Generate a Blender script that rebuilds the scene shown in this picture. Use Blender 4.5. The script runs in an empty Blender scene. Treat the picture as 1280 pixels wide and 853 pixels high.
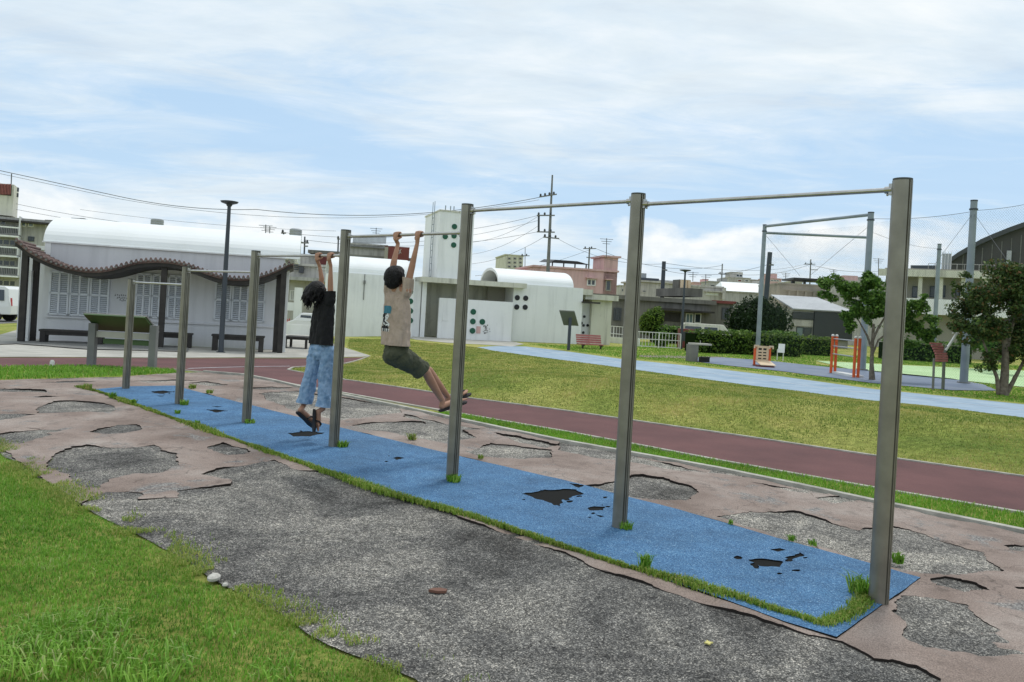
import bpy, bmesh, math, random
import numpy as np
from mathutils import Vector, Matrix, noise, geometry
random.seed(7); RNG = np.random.default_rng(11)
scene = bpy.context.scene
COL = scene.collection
R = math.radians
# ------------------------------------------------------------------ camera model (photograph 1280 x 853)
F, CX, HY, ROLL, EYE = 980.0, 640.0, 384.0, R(3.3), 1.6
CR, SR = math.cos(ROLL), math.sin(ROLL)
def ray(u, v):
    du, dv = u - CX, v - HY
    return (du*CR + dv*SR)/F, (du*SR - dv*CR)/F
def P(u, v, Y):
    a, b = ray(u, v); return Vector((a*Y, Y, EYE + b*Y))
def sst(x, a, b):
    t = min(1.0, max(0.0, (x-a)/(b-a))); return t*t*(3-2*t)
NS = (.577, .817)                       # across the grass bank
def T(x, y):
    z = -.4*sst(y, 13, 26)
    z -= .8*sst(y, 38, 50)*sst(-x-6, 0, 6)
    s = NS[0]*x + NS[1]*y; t = NS[1]*x - NS[0]*y
    k = sst(t, -14, -9)
    if s < 13.2: b = sst(s, 10.75, 13.2)
    else: b = 1 - sst(s, 13.2, 21)
    return z + .33*b*k
def G(u, v, dz=0.0):
    a, b = ray(u, v)
    if b > -.012: b = -.012
    Y = 2.0; prev = Y
    while Y < 160:
        if EYE + b*Y <= T(a*Y, Y) + dz: break
        prev = Y; Y *= 1.02
    lo, hi = prev, Y
    for _ in range(24):
        m = .5*(lo+hi)
        if EYE + b*m <= T(a*m, m) + dz: hi = m
        else: lo = m
    return Vector((a*hi, hi, EYE + b*hi))
def G2(pts): return [(p.x, p.y) for p in (G(*q) for q in pts)]
# ------------------------------------------------------------------ materials
MATS = {}
def mat(name, col, rough=.7, metal=0.0, col2=None, scale=4.0, bump=0.0, bscale=None, spec=.5, detail=6, lo=.35, hi=.65, coords='Object', trans=0.0):
    if name in MATS: return MATS[name]
    m = bpy.data.materials.new(name); m.use_nodes = True
    nt = m.node_tree; b = nt.nodes['Principled BSDF']
    b.inputs['Base Color'].default_value = (*col, 1); b.inputs['Roughness'].default_value = rough
    b.inputs['Metallic'].default_value = metal; b.inputs['Specular IOR Level'].default_value = spec
    tc = nt.nodes.new('ShaderNodeTexCoord')
    if col2:
        n = nt.nodes.new('ShaderNodeTexNoise'); n.inputs['Scale'].default_value = scale; n.inputs['Detail'].default_value = detail
        nt.links.new(tc.outputs[coords], n.inputs['Vector'])
        r = nt.nodes.new('ShaderNodeValToRGB'); r.color_ramp.elements[0].position = lo; r.color_ramp.elements[1].position = hi
        r.color_ramp.elements[0].color = (*col, 1); r.color_ramp.elements[1].color = (*col2, 1)
        nt.links.new(n.outputs['Fac'], r.inputs['Fac']); nt.links.new(r.outputs['Color'], b.inputs['Base Color'])
    if bump:
        n2 = nt.nodes.new('ShaderNodeTexNoise'); n2.inputs['Scale'].default_value = bscale or scale*4; n2.inputs['Detail'].default_value = 5
        nt.links.new(tc.outputs[coords], n2.inputs['Vector'])
        bp = nt.nodes.new('ShaderNodeBump'); bp.inputs['Strength'].default_value = bump; bp.inputs['Distance'].default_value = .02
        nt.links.new(n2.outputs['Fac'], bp.inputs['Height']); nt.links.new(bp.outputs['Normal'], b.inputs['Normal'])
    MATS[name] = m; return m
def nodes(name):
    m = bpy.data.materials.new(name); m.use_nodes = True; MATS[name] = m
    return m, m.node_tree, m.node_tree.nodes['Principled BSDF']
def nn(nt, typ, **kw):
    n = nt.nodes.new(typ)
    for k, v in kw.items():
        if k in n.inputs: n.inputs[k].default_value = v
        else: setattr(n, k, v)
    return n
def ramp(nt, src, stops):
    r = nt.nodes.new('ShaderNodeValToRGB'); cr = r.color_ramp
    while len(cr.elements) < len(stops): cr.elements.new(.5)
    for e, (p, c) in zip(cr.elements, stops): e.position = p; e.color = (*c, 1) if len(c) == 3 else c
    nt.links.new(src, r.inputs['Fac']); return r.outputs['Color']
def mix(nt, fac, a, b, mode='MIX'):
    m = nt.nodes.new('ShaderNodeMix'); m.data_type = 'RGBA'; m.blend_type = mode
    if isinstance(fac, float): m.inputs[0].default_value = fac
    else: nt.links.new(fac, m.inputs[0])
    for i, x in ((6, a), (7, b)):
        if isinstance(x, tuple): m.inputs[i].default_value = (*x, 1)
        else: nt.links.new(x, m.inputs[i])
    return m.outputs[2]
def noi(nt, vec, scale, detail=5, rough=.5, dist=0.0):
    n = nn(nt, 'ShaderNodeTexNoise', Scale=scale, Detail=detail, Roughness=rough, Distortion=dist)
    nt.links.new(vec, n.inputs['Vector']); return n.outputs['Fac']
def bumpn(nt, b, h, strength, dist):
    bp = nn(nt, 'ShaderNodeBump', Strength=strength, Distance=dist)
    nt.links.new(h, bp.inputs['Height']); nt.links.new(bp.outputs['Normal'], b.inputs['Normal'])
def objc(nt): return nt.nodes.new('ShaderNodeTexCoord').outputs['Object']
def g3(x): return (x, x, x)
# gravelly worn asphalt
m, nt, b = nodes('aggregate'); v = objc(nt)
vo = nn(nt, 'ShaderNodeTexVoronoi', Scale=155.0); nt.links.new(v, vo.inputs['Vector'])
c1 = ramp(nt, vo.outputs['Color'], [(0, g3(.035)), (.4, g3(.09)), (.7, g3(.19)), (1, (.52, .50, .47))])
vo2 = nn(nt, 'ShaderNodeTexVoronoi', Scale=52.0); nt.links.new(v, vo2.inputs['Vector'])
c2 = ramp(nt, vo2.outputs['Color'], [(.2, g3(.65)), (.8, g3(1.3))])
c = mix(nt, .8, c1, c2, 'MULTIPLY')
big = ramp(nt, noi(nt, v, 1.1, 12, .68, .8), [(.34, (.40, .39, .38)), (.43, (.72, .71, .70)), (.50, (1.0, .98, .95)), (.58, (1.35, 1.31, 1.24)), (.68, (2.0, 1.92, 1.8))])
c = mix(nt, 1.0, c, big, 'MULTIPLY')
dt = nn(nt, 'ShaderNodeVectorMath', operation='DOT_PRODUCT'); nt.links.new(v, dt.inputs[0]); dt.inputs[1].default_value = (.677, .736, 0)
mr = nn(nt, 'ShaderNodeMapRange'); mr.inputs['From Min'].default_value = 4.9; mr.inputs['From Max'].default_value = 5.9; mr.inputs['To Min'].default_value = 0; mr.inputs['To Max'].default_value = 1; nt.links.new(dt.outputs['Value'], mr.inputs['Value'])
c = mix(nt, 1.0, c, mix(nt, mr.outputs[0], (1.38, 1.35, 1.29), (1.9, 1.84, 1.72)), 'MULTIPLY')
lp = ramp(nt, noi(nt, v, 7.0, 10, .7, 1.2), [(.36, g3(.5)), (.44, g3(1.0)), (.62, g3(1.15)), (.70, g3(1.5))]); c = mix(nt, .8, c, lp, 'MULTIPLY')
nt.links.new(c, b.inputs['Base Color']); b.inputs['Roughness'].default_value = .93; b.inputs['Specular IOR Level'].default_value = .25
mm = nn(nt, 'ShaderNodeMath', operation='ADD'); nt.links.new(vo.outputs['Distance'], mm.inputs[0]); nt.links.new(noi(nt, v, 25, 6), mm.inputs[1])
bumpn(nt, b, mm.outputs[0], .9, .012)
# pale pink-brown rubber coat
m, nt, b = nodes('coat'); v = objc(nt)
c = ramp(nt, noi(nt, v, 1.1, 8, .6, .4), [(.3, (.175, .13, .108)), (.5, (.27, .212, .182)), (.7, (.36, .305, .27))])
sp = ramp(nt, noi(nt, v, 140, 3, .7), [(.3, g3(.5)), (.5, g3(1.0)), (.7, g3(1.6))])
c = mix(nt, .9, c, sp, 'MULTIPLY')
st = ramp(nt, noi(nt, v, 4.5, 7, .65), [(.55, g3(1.0)), (.70, g3(.55))]); c = mix(nt, .8, c, st, 'MULTIPLY')
vc = nn(nt, 'ShaderNodeTexVoronoi', Scale=95.0); nt.links.new(v, vc.inputs['Vector'])
ag = ramp(nt, vc.outputs['Color'], [(0, g3(.05)), (.5, g3(.16)), (1, (.5, .48, .44))])
wn = ramp(nt, noi(nt, v, 2.1, 12, .72, .5), [(.56, g3(0)), (.63, g3(.85))]); c = mix(nt, wn, c, ag)
cr = nn(nt, 'ShaderNodeTexVoronoi', Scale=1.4, feature='DISTANCE_TO_EDGE'); wv_ = nn(nt, 'ShaderNodeTexNoise', Scale=5.0, Detail=8.0); nt.links.new(v, wv_.inputs['Vector'])
cv = mix(nt, .22, v, wv_.outputs['Color']); nt.links.new(cv, cr.inputs['Vector']); c = mix(nt, .65, c, ramp(nt, cr.outputs['Distance'], [(.0, g3(.25)), (.006, g3(1))]), 'MULTIPLY')
nt.links.new(c, b.inputs['Base Color']); b.inputs['Roughness'].default_value = .9; b.inputs['Specular IOR Level'].default_value = .25
bumpn(nt, b, noi(nt, v, 120, 4), .5, .006)
# blue rubber mat
m, nt, b = nodes('blue_rubber'); v = objc(nt)
vo = nn(nt, 'ShaderNodeTexVoronoi', Scale=170.0); nt.links.new(v, vo.inputs['Vector'])
c1 = ramp(nt, vo.outputs['Color'], [(0, (.012, .05, .12)), (.4, (.045, .135, .27)), (.8, (.10, .225, .39)), (1, (.30, .45, .60))])
wr = ramp(nt, noi(nt, v, 1.7, 7, .6), [(.35, g3(.84)), (.65, g3(1.18))]); c = mix(nt, 1.0, c1, wr, 'MULTIPLY'); c = mix(nt, .55, c, ramp(nt, noi(nt, v, 6.0, 9, .7, .5), [(.35, (.62, .66, .70)), (.5, (1, 1, 1)), (.68, (1.25, 1.2, 1.12))]), 'MULTIPLY')
nt.links.new(c, b.inputs['Base Color']); b.inputs['Roughness'].default_value = .8; b.inputs['Specular IOR Level'].default_value = .3
bumpn(nt, b, vo.outputs['Distance'], .5, .006)
# running track, far blue lanes
m, nt, b = nodes('track_red'); v = objc(nt)
c = ramp(nt, noi(nt, v, .9, 7, .6), [(.3, (.085, .032, .032)), (.7, (.15, .06, .057))])
c = mix(nt, .7, c, ramp(nt, noi(nt, v, 110, 3, .7), [(.3, g3(.6)), (.7, g3(1.5))]), 'MULTIPLY')
nt.links.new(c, b.inputs['Base Color']); b.inputs['Roughness'].default_value = .9; bumpn(nt, b, noi(nt, v, 110, 3), .4, .005)
mat('lane_blue', (.23, .33, .44), .85, col2=(.36, .45, .53), scale=1.6, lo=.3, hi=.7, bump=.2, bscale=60)
mat('pave_blue', (.16, .20, .28), .9, col2=(.22, .26, .33), scale=.7, bump=.2, bscale=50)
mat('soil', (.13, .10, .065), .95, col2=(.22, .18, .12), scale=7, bump=.6, bscale=60)
mat('court_green', (.42, .60, .30), .9, col2=(.50, .68, .37), scale=.5)
mat('concrete', (.36, .35, .31), .9, col2=(.50, .48, .43), scale=1.2, bump=.3, bscale=40)
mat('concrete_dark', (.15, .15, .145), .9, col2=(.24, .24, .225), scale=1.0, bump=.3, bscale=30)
mat('kerb', (.48, .46, .40), .9, col2=(.30, .29, .25), scale=5, bump=.3, bscale=60)
mat('line_white', (.72, .74, .76), .8, col2=(.55, .58, .62), scale=3)
# ground under the grass
m, nt, b = nodes('turf'); v = objc(nt)
far = ramp(nt, noi(nt, v, .35, 8, .65, .5), [(.3, (.17, .24, .05)), (.46, (.30, .34, .08)), (.58, (.42, .41, .12)), (.72, (.5, .43, .17))])
fine = ramp(nt, noi(nt, v, 14, 8, .75), [(.3, g3(.45)), (.5, g3(1.0)), (.7, g3(1.5))])
mp = nn(nt, 'ShaderNodeMapping'); mp.inputs['Scale'].default_value = (5, 18, 5); mp.inputs['Rotation'].default_value = (0, 0, R(35)); nt.links.new(v, mp.inputs['Vector'])
tus = ramp(nt, noi(nt, mp.outputs[0], .8, 8, .75), [(.35, g3(.6)), (.62, g3(1.25))])
c = mix(nt, .9, far, fine, 'MULTIPLY'); c = mix(nt, .7, c, tus, 'MULTIPLY')
nt.links.new(c, b.inputs['Base Color']); b.inputs['Roughness'].default_value = .95; b.inputs['Specular IOR Level'].default_value = .1
bumpn(nt, b, noi(nt, v, 16, 8, .7), 1.0, .06)
def blade_mat(name, stops, patch=(g3(.75), g3(1.2)), pscale=1.2):
    m, nt, b = nodes(name)
    at = nn(nt, 'ShaderNodeAttribute', attribute_name='var')
    c = ramp(nt, at.outputs['Fac'], stops)
    c = mix(nt, 1.0, c, ramp(nt, noi(nt, objc(nt), pscale, 5, .6), [(.35, patch[0]), (.65, patch[1])]), 'MULTIPLY')
    nt.links.new(c, b.inputs['Base Color']); b.inputs['Roughness'].default_value = .55; b.inputs['Specular IOR Level'].default_value = .25
    tr = nn(nt, 'ShaderNodeBsdfTranslucent'); nt.links.new(c, tr.inputs['Color'])
    ms = nn(nt, 'ShaderNodeMixShader'); ms.inputs[0].default_value = .35
    nt.links.new(b.outputs[0], ms.inputs[1]); nt.links.new(tr.outputs[0], ms.inputs[2])
    nt.links.new(ms.outputs[0], nt.nodes['Material Output'].inputs['Surface']); return m
blade_mat('blade_lawn', [(0, (.08, .19, .02)), (.5, (.185, .40, .042)), (.85, (.29, .51, .08)), (1, (.48, .53, .22))], ((.72, .8, .7), (1.2, 1.12, 1.2)))
blade_mat('blade_dry', [(0, (.10, .18, .03)), (.35, (.27, .35, .065)), (.7, (.50, .48, .14)), (1, (.70, .58, .27))], ((.42, .60, .38), (1.12, 1.02, 1.15)), 1.3)
blade_mat('blade_strip', [(0, (.10, .23, .02)), (.6, (.19, .40, .04)), (1, (.34, .47, .09))])
blade_mat('blade_edge', [(0, (.12, .22, .02)), (.5, (.20, .33, .045)), (1, (.46, .44, .14))])
def leaf_mat(name, stops):
    return blade_mat(name, stops, (g3(.8), g3(1.2)), 1.5)
leaf_mat('leaf_mid', [(0, (.03, .075, .014)), (.5, (.085, .18, .028)), (1, (.20, .33, .06))])
leaf_mat('leaf_red', [(0, (.026, .05, .016)), (.5, (.065, .115, .03)), (.82, (.12, .17, .045)), (1, (.21, .11, .05))])
leaf_mat('leaf_dark', [(0, (.010, .022, .009)), (.7, (.022, .045, .016)), (1, (.04, .075, .022))])
leaf_mat('leaf_hedge', [(0, (.035, .075, .012)), (.6, (.08, .15, .022)), (1, (.17, .25, .04))])
leaf_mat('leaf_bright', [(0, (.045, .10, .012)), (.6, (.12, .20, .03)), (1, (.22, .30, .05))])
mat('bark', (.10, .08, .06), .9, col2=(.20, .17, .135), scale=9, bump=.6, bscale=30)
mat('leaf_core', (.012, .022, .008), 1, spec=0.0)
# metals, paint, fabrics
mat('post_metal', (.215, .20, .165), .36, .5, col2=(.29, .272, .225), scale=6, bump=.05, bscale=120, coords='Object')
mat('slot_dark', (.012, .012, .011), .9, spec=.1)
mat('coat_edge', (.03, .025, .022), .95, spec=.1)
mat('cap_dark', (.06, .065, .06), .6)
mat('steel', (.42, .41, .39), .28, .9, col2=(.5, .49, .47), scale=14)
mat('galv', (.22, .26, .29), .55, .3, col2=(.30, .34, .37), scale=1.4)
def wall_mat(name, c0, c1, dirt):
    m, nt, b = nodes(name); v = objc(nt)
    c = ramp(nt, noi(nt, v, .5, 6), [(.35, c0), (.65, c1)])
    mp = nn(nt, 'ShaderNodeMapping'); mp.inputs['Scale'].default_value = (3.2, 3.2, .28); nt.links.new(v, mp.inputs['Vector'])
    dr = ramp(nt, noi(nt, mp.outputs[0], 1.0, 9, .65), [(.48, g3(1)), (.68, g3(dirt))]); c = mix(nt, .9, c, dr, 'MULTIPLY')
    sp = ramp(nt, noi(nt, v, 1.8, 10, .7), [(.55, g3(1)), (.75, g3(dirt))]); c = mix(nt, .6, c, sp, 'MULTIPLY')
    nt.links.new(c, b.inputs['Base Color']); b.inputs['Roughness'].default_value = .9; b.inputs['Specular IOR Level'].default_value = .2; bumpn(nt, b, noi(nt, v, 18, 5), .15, .02)
wall_mat('white_wall', (.80, .81, .81), (.86, .865, .86), .88); wall_mat('wall_gray', (.64, .645, .67), (.72, .72, .745), .88)
mat('roof_white', (.84, .86, .86), .6, col2=(.74, .76, .75), scale=.7, lo=.5, hi=.85)
wall_mat('cream', (.60, .59, .50), (.68, .67, .58), .6)
mat('cream_dark', (.35, .33, .28), .9)
wall_mat('pink', (.62, .40, .38), (.68, .47, .45), .75)
mat('tile_red', (.10, .062, .056), .8, col2=(.20, .135, .12), scale=2.2, bump=.3)
mat('wood_dark', (.022, .019, .018), .7, col2=(.04, .035, .03), scale=4)
mat('shutter', (.66, .69, .74), .7, col2=(.74, .76, .8), scale=1.5)
mat('louver_gap', (.24, .26, .29), .8)
mat('glass', (.03, .04, .05), .12, spec=.8)
mat('glass_pale', (.16, .22, .24), .15, spec=.8)
mat('board_green', (.055, .105, .035), .5, col2=(.07, .13, .045), scale=3)
mat('board_grey', (.13, .14, .12), .5)
mat('bench_red', (.30, .10, .09), .7, col2=(.38, .14, .125), scale=5)
mat('black_metal', (.02, .02, .02), .5)
mat('orange', (.78, .12, .02), .45, col2=(.66, .10, .02), scale=4)
mat('paint_white', (.78, .78, .76), .4, col2=(.66, .66, .64), scale=2)
mat('beige', (.66, .50, .32), .6, col2=(.72, .57, .40), scale=3)
mat('dot_green', (.004, .085, .045), .4)
mat('dot_black', (.012, .012, .016), .4)
wall_mat('grey_building', (.145, .14, .125), (.21, .20, .18), .6)
wall_mat('house_white', (.46, .44, .41), (.56, .54, .50), .6)
wall_mat('house_grey', (.40, .395, .375), (.48, .47, .45), .6)
mat('stained', (.44, .37, .32), .9, col2=(.26, .235, .21), scale=.35, lo=.42, hi=.62)
mat('metal_sheet', (.34, .36, .38), .5, .3, col2=(.42, .44, .46), scale=.4)
mat('charcoal', (.045, .05, .058), .6, col2=(.06, .065, .075), scale=.3)
mat('gym_dark', (.055, .055, .058), .9, col2=(.085, .08, .08), scale=.15)
mat('dark_red', (.16, .035, .03), .7, col2=(.20, .05, .045), scale=.5)
mat('car_white', (.75, .76, .76), .3, spec=.6)
mat('rubber', (.015, .015, .015), .8)
mat('chrome', (.5, .5, .5), .3, .8)
mat('tail_red', (.45, .02, .02), .3)
mat('wire', (.11, .115, .12), .7)
mat('pole_grey', (.16, .165, .16), .8, col2=(.22, .22, .21), scale=2)
mat('lamp_dark', (.055, .065, .08), .5, .2)
mat('skin', (.36, .185, .115), .55, col2=(.43, .23, .15), scale=9, spec=.35)
mat('hair', (.006, .005, .005), .5, bump=.8, bscale=90, spec=.3)
mat('tee_tan', (.40, .31, .245), .9, col2=(.46, .36, .29), scale=6, bump=.9, bscale=13)
mat('tee_black', (.008, .008, .009), .9, bump=.7, bscale=13)
mat('shorts_olive', (.055, .06, .035), .9, col2=(.085, .09, .055), scale=7, bump=.9, bscale=15)
mat('denim', (.17, .29, .45), .85, col2=(.30, .43, .60), scale=22, bump=.9, bscale=16)
mat('sandal', (.012, .010, .010), .7)
mat('print_teal', (.05, .20, .27), .8); mat('print_black', (.012, .012, .014), .8); mat('print_white', (.70, .70, .68), .8)
mat('stone_pale', (.55, .53, .48), .9, col2=(.4, .38, .34), scale=30)
mat('leaf_yellow', (.62, .55, .18), .6); mat('leaf_brown', (.16, .075, .05), .8)
mat('eye_white', (.7, .7, .68), .3)
# ------------------------------------------------------------------ mesh helpers
ORG = {}
class MB:
    def __init__(s): s.v = []; s.f = []; s.m = []; s.cur = 0
    def add(s, vs, fs):
        k = len(s.v); s.v += [tuple(x) for x in vs]; s.f += [tuple(i+k for i in f) for f in fs]; s.m += [s.cur]*len(fs)
    def hexa(s, p):    # 8 corners, bottom 4 then top 4 (ccw)
        s.add(p, [(3,2,1,0),(4,5,6,7),(0,1,5,4),(1,2,6,5),(2,3,7,6),(3,0,4,7)])
    def box(s, c, size, rz=0.0):
        x, y, z = c; a, b_, h = size[0]/2, size[1]/2, size[2]/2; co, si = math.cos(rz), math.sin(rz)
        p = []
        for zz in (-h, h):
            for (i, j) in ((-a,-b_),(a,-b_),(a,b_),(-a,b_)): p.append((x+i*co-j*si, y+i*si+j*co, z+zz))
        s.hexa(p)
    def bar(s, p0, p1, w, h, up=(0,0,1)):
        p0, p1 = Vector(p0), Vector(p1); d = (p1-p0).normalized(); u = Vector(up)
        sd = d.cross(u)
        if sd.length < 1e-4: sd = d.cross(Vector((1,0,0)))
        sd.normalize(); uu = sd.cross(d).normalized()
        q = []
        for p in (p0, p1):
            for (i, j) in ((-1,-1),(1,-1),(1,1),(-1,1)): q.append(p + sd*(i*w/2) + uu*(j*h/2))
        s.hexa(q)
    def tube(s, pts, rs, n=10, cap=True):
        pts = [Vector(p) for p in pts]
        if not hasattr(rs, '__len__'): rs = [rs]*len(pts)
        vs = []; fs = []; ref = None
        for i, p in enumerate(pts):
            d = (pts[min(i+1, len(pts)-1)] - pts[max(i-1, 0)]).normalized()
            if ref is None:
                ref = d.cross(Vector((0,0,1)))
                if ref.length < .05: ref = d.cross(Vector((1,0,0)))
            ref = (ref - d*ref.dot(d)).normalized(); w = d.cross(ref)
            for k in range(n):
                a = 2*math.pi*k/n; vs.append(p + (ref*math.cos(a) + w*math.sin(a))*rs[i])
        for i in range(len(pts)-1):
            for k in range(n):
                a = i*n+k; b_ = i*n+(k+1) % n; fs.append((a, b_, b_+n, a+n))
        if cap: fs.append(tuple(range(n-1, -1, -1))); fs.append(tuple(range((len(pts)-1)*n, len(pts)*n)))
        s.add(vs, fs)
    def ell(s, c, r, n=14, axes=None):
        c = Vector(c); ax = axes or (Vector((1,0,0)), Vector((0,1,0)), Vector((0,0,1)))
        vs = []; fs = []; m = n//2
        for i in range(1, m):
            th = math.pi*i/m
            for k in range(n):
                ph = 2*math.pi*k/n
                vs.append(c + ax[0]*(r[0]*math.sin(th)*math.cos(ph)) + ax[1]*(r[1]*math.sin(th)*math.sin(ph)) + ax[2]*(r[2]*math.cos(th)))
        vs.append(c + ax[2]*r[2]); vs.append(c - ax[2]*r[2]); t = len(vs)-2
        for i in range(m-2):
            for k in range(n):
                a = i*n+k; b_ = i*n+(k+1) % n; fs.append((a, a+n, b_+n, b_))
        for k in range(n): fs.append((t, k, (k+1) % n)); fs.append((t+1, (m-2)*n+(k+1) % n, (m-2)*n+k))
        s.add(vs, fs)
    def capsule(s, p0, r0, p1, r1, n=12):
        p0, p1 = Vector(p0), Vector(p1); d = (p1-p0); L = d.length; d = d/L if L > 1e-6 else Vector((0,0,1))
        pts = []; rs = []
        for k in range(5):
            a = R(-88 + 88*k/4); pts.append(p0 + d*(r0*math.sin(a))); rs.append(max(.0005, r0*math.cos(a)))
        for k in range(5):
            a = R(88*k/4); pts.append(p1 + d*(r1*math.sin(a))); rs.append(max(.0005, r1*math.cos(a)))
        s.tube(pts, rs, n)
    def prism(s, poly, z0, z1):
        n = len(poly); vs = [(x, y, z0) for x, y in poly] + [(x, y, z1) for x, y in poly]
        fs = [(i, (i+1) % n, n+(i+1) % n, n+i) for i in range(n)] + [tuple(range(n-1, -1, -1)), tuple(range(n, 2*n))]
        s.add(vs, fs)
    def build(s, name, mats, parent=None, smooth=False, origin=None, bevel=0.0):
        if isinstance(mats, str): mats = [mats]
        if parent is not None: o0 = ORG[parent.name]
        else:
            if origin is None:
                a = np.array(s.v); origin = (a[:,0].mean(), a[:,1].mean(), a[:,2].min())
            o0 = Vector(origin)
        me = bpy.data.meshes.new(name)
        me.from_pydata([(x-o0[0], y-o0[1], z-o0[2]) for x, y, z in s.v], [], s.f)
        for q in mats: me.materials.append(MATS[q])
        if len(mats) > 1: me.polygons.foreach_set('material_index', s.m)
        if smooth: me.polygons.foreach_set('use_smooth', [True]*len(me.polygons))
        me.update()
        o = bpy.data.objects.new(name, me); COL.objects.link(o)
        if parent is not None: o.parent = parent
        else: o.location = o0
        ORG[o.name] = o0
        if bevel:
            bv = o.modifiers.new('bevel', 'BEVEL'); bv.width = bevel; bv.segments = 2; bv.limit_method = 'ANGLE'
        if smooth and not bevel:
            try: me.set_sharp_from_angle(angle=R(40))
            except Exception: pass
        return o
def tag(o, label=None, cat=None, group=None, kind=None):
    if label: o['label'] = label
    if cat: o['category'] = cat
    if group: o['group'] = group
    if kind: o['kind'] = kind
    return o
def thing(name, label, cat, loc, group=None):
    o = bpy.data.objects.new(name, None); COL.objects.link(o); o.empty_display_size = .2
    o.location = loc; ORG[o.name] = Vector(loc); return tag(o, label, cat, group)
def copy_thing(root, loc, label, rz=0.0, scale=1.0, group=None):
    def rec(o, par):
        c = o.copy(); COL.objects.link(c); ORG[c.name] = ORG[o.name]
        if par is not None: c.parent = par
        for ch in [x for x in list(COL.objects) if x.parent == o]: rec(ch, c)
        return c
    r = rec(root, None); r.location = loc; r.rotation_euler = (0, 0, rz); r.scale = (scale,)*3; r['label'] = label
    if group: r['group'] = group
    return r
class Pl:
    """vertical facade plane: s along it, n behind it, z up"""
    def __init__(s, O, theta=0.0):
        s.O = Vector((O[0], O[1])); th = R(theta); s.d = Vector((math.cos(th), math.sin(th))); s.n = Vector((-math.sin(th), math.cos(th))); s.th = th
    def sz(s, u, v, off=0.0):
        a, b = ray(u, v); Y = (s.O.dot(s.n)+off)/(a*s.n.x + s.n.y); return (a*Y-s.O.x)*s.d.x + (Y-s.O.y)*s.d.y, EYE + b*Y
    def pt(s, x, n, z): return Vector((s.O.x + s.d.x*x + s.n.x*n, s.O.y + s.d.y*x + s.n.y*n, z))
    def box(s, mb, s0, s1, n0, n1, z0, z1):
        p = []
        for z in (z0, z1):
            for (x, n) in ((s0,n0),(s1,n0),(s1,n1),(s0,n1)): p.append(s.pt(x, n, z))
        mb.hexa(p)
    def pbox(s, mb, u0, v0, u1, v1, n0, n1, off=0.0):   # box whose front covers a picture rectangle
        a = s.sz(u0, (v0+v1)/2, off)[0]; b = s.sz(u1, (v0+v1)/2, off)[0]; um = (u0+u1)/2
        z1 = s.sz(um, v0, off)[1]; z0 = s.sz(um, v1, off)[1]
        s.box(mb, a, b, n0, n1, z0, z1); return a, b, z0, z1
def inpoly(px, py, poly):
    x = np.asarray(px); y = np.asarray(py); c = np.zeros(x.shape, bool); n = len(poly); j = n-1
    for i in range(n):
        xi, yi = poly[i]; xj, yj = poly[j]
        if yi != yj:
            c ^= ((yi > y) != (yj > y)) & (x < (xj-xi)*(y-yi)/(yj-yi) + xi)
        j = i
    return c
def densify(poly, step, amp=0.0, seed=0.0, closed=True, freq=3.0):
    out = []; n = len(poly)
    for i in range(n if closed else n-1):
        a = Vector(poly[i]); b_ = Vector(poly[(i+1) % n]); L = (b_-a).length; k = max(1, int(L/step))
        for q in range(k): out.append(a.lerp(b_, q/k))
    if not closed: out.append(Vector(poly[-1]))
    if amp:
        r = []
        for p in out:
            q = Vector((p.x*freq, p.y*freq, seed)); d = noise.noise_vector(q) + .6*noise.noise_vector(q*2.7) + .4*noise.noise_vector(q*6.3) + .25*noise.noise_vector(q*15)
            r.append(Vector((p.x + amp*d.x, p.y + amp*d.y)))
        out = r
    return [(p.x, p.y) for p in out]
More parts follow.
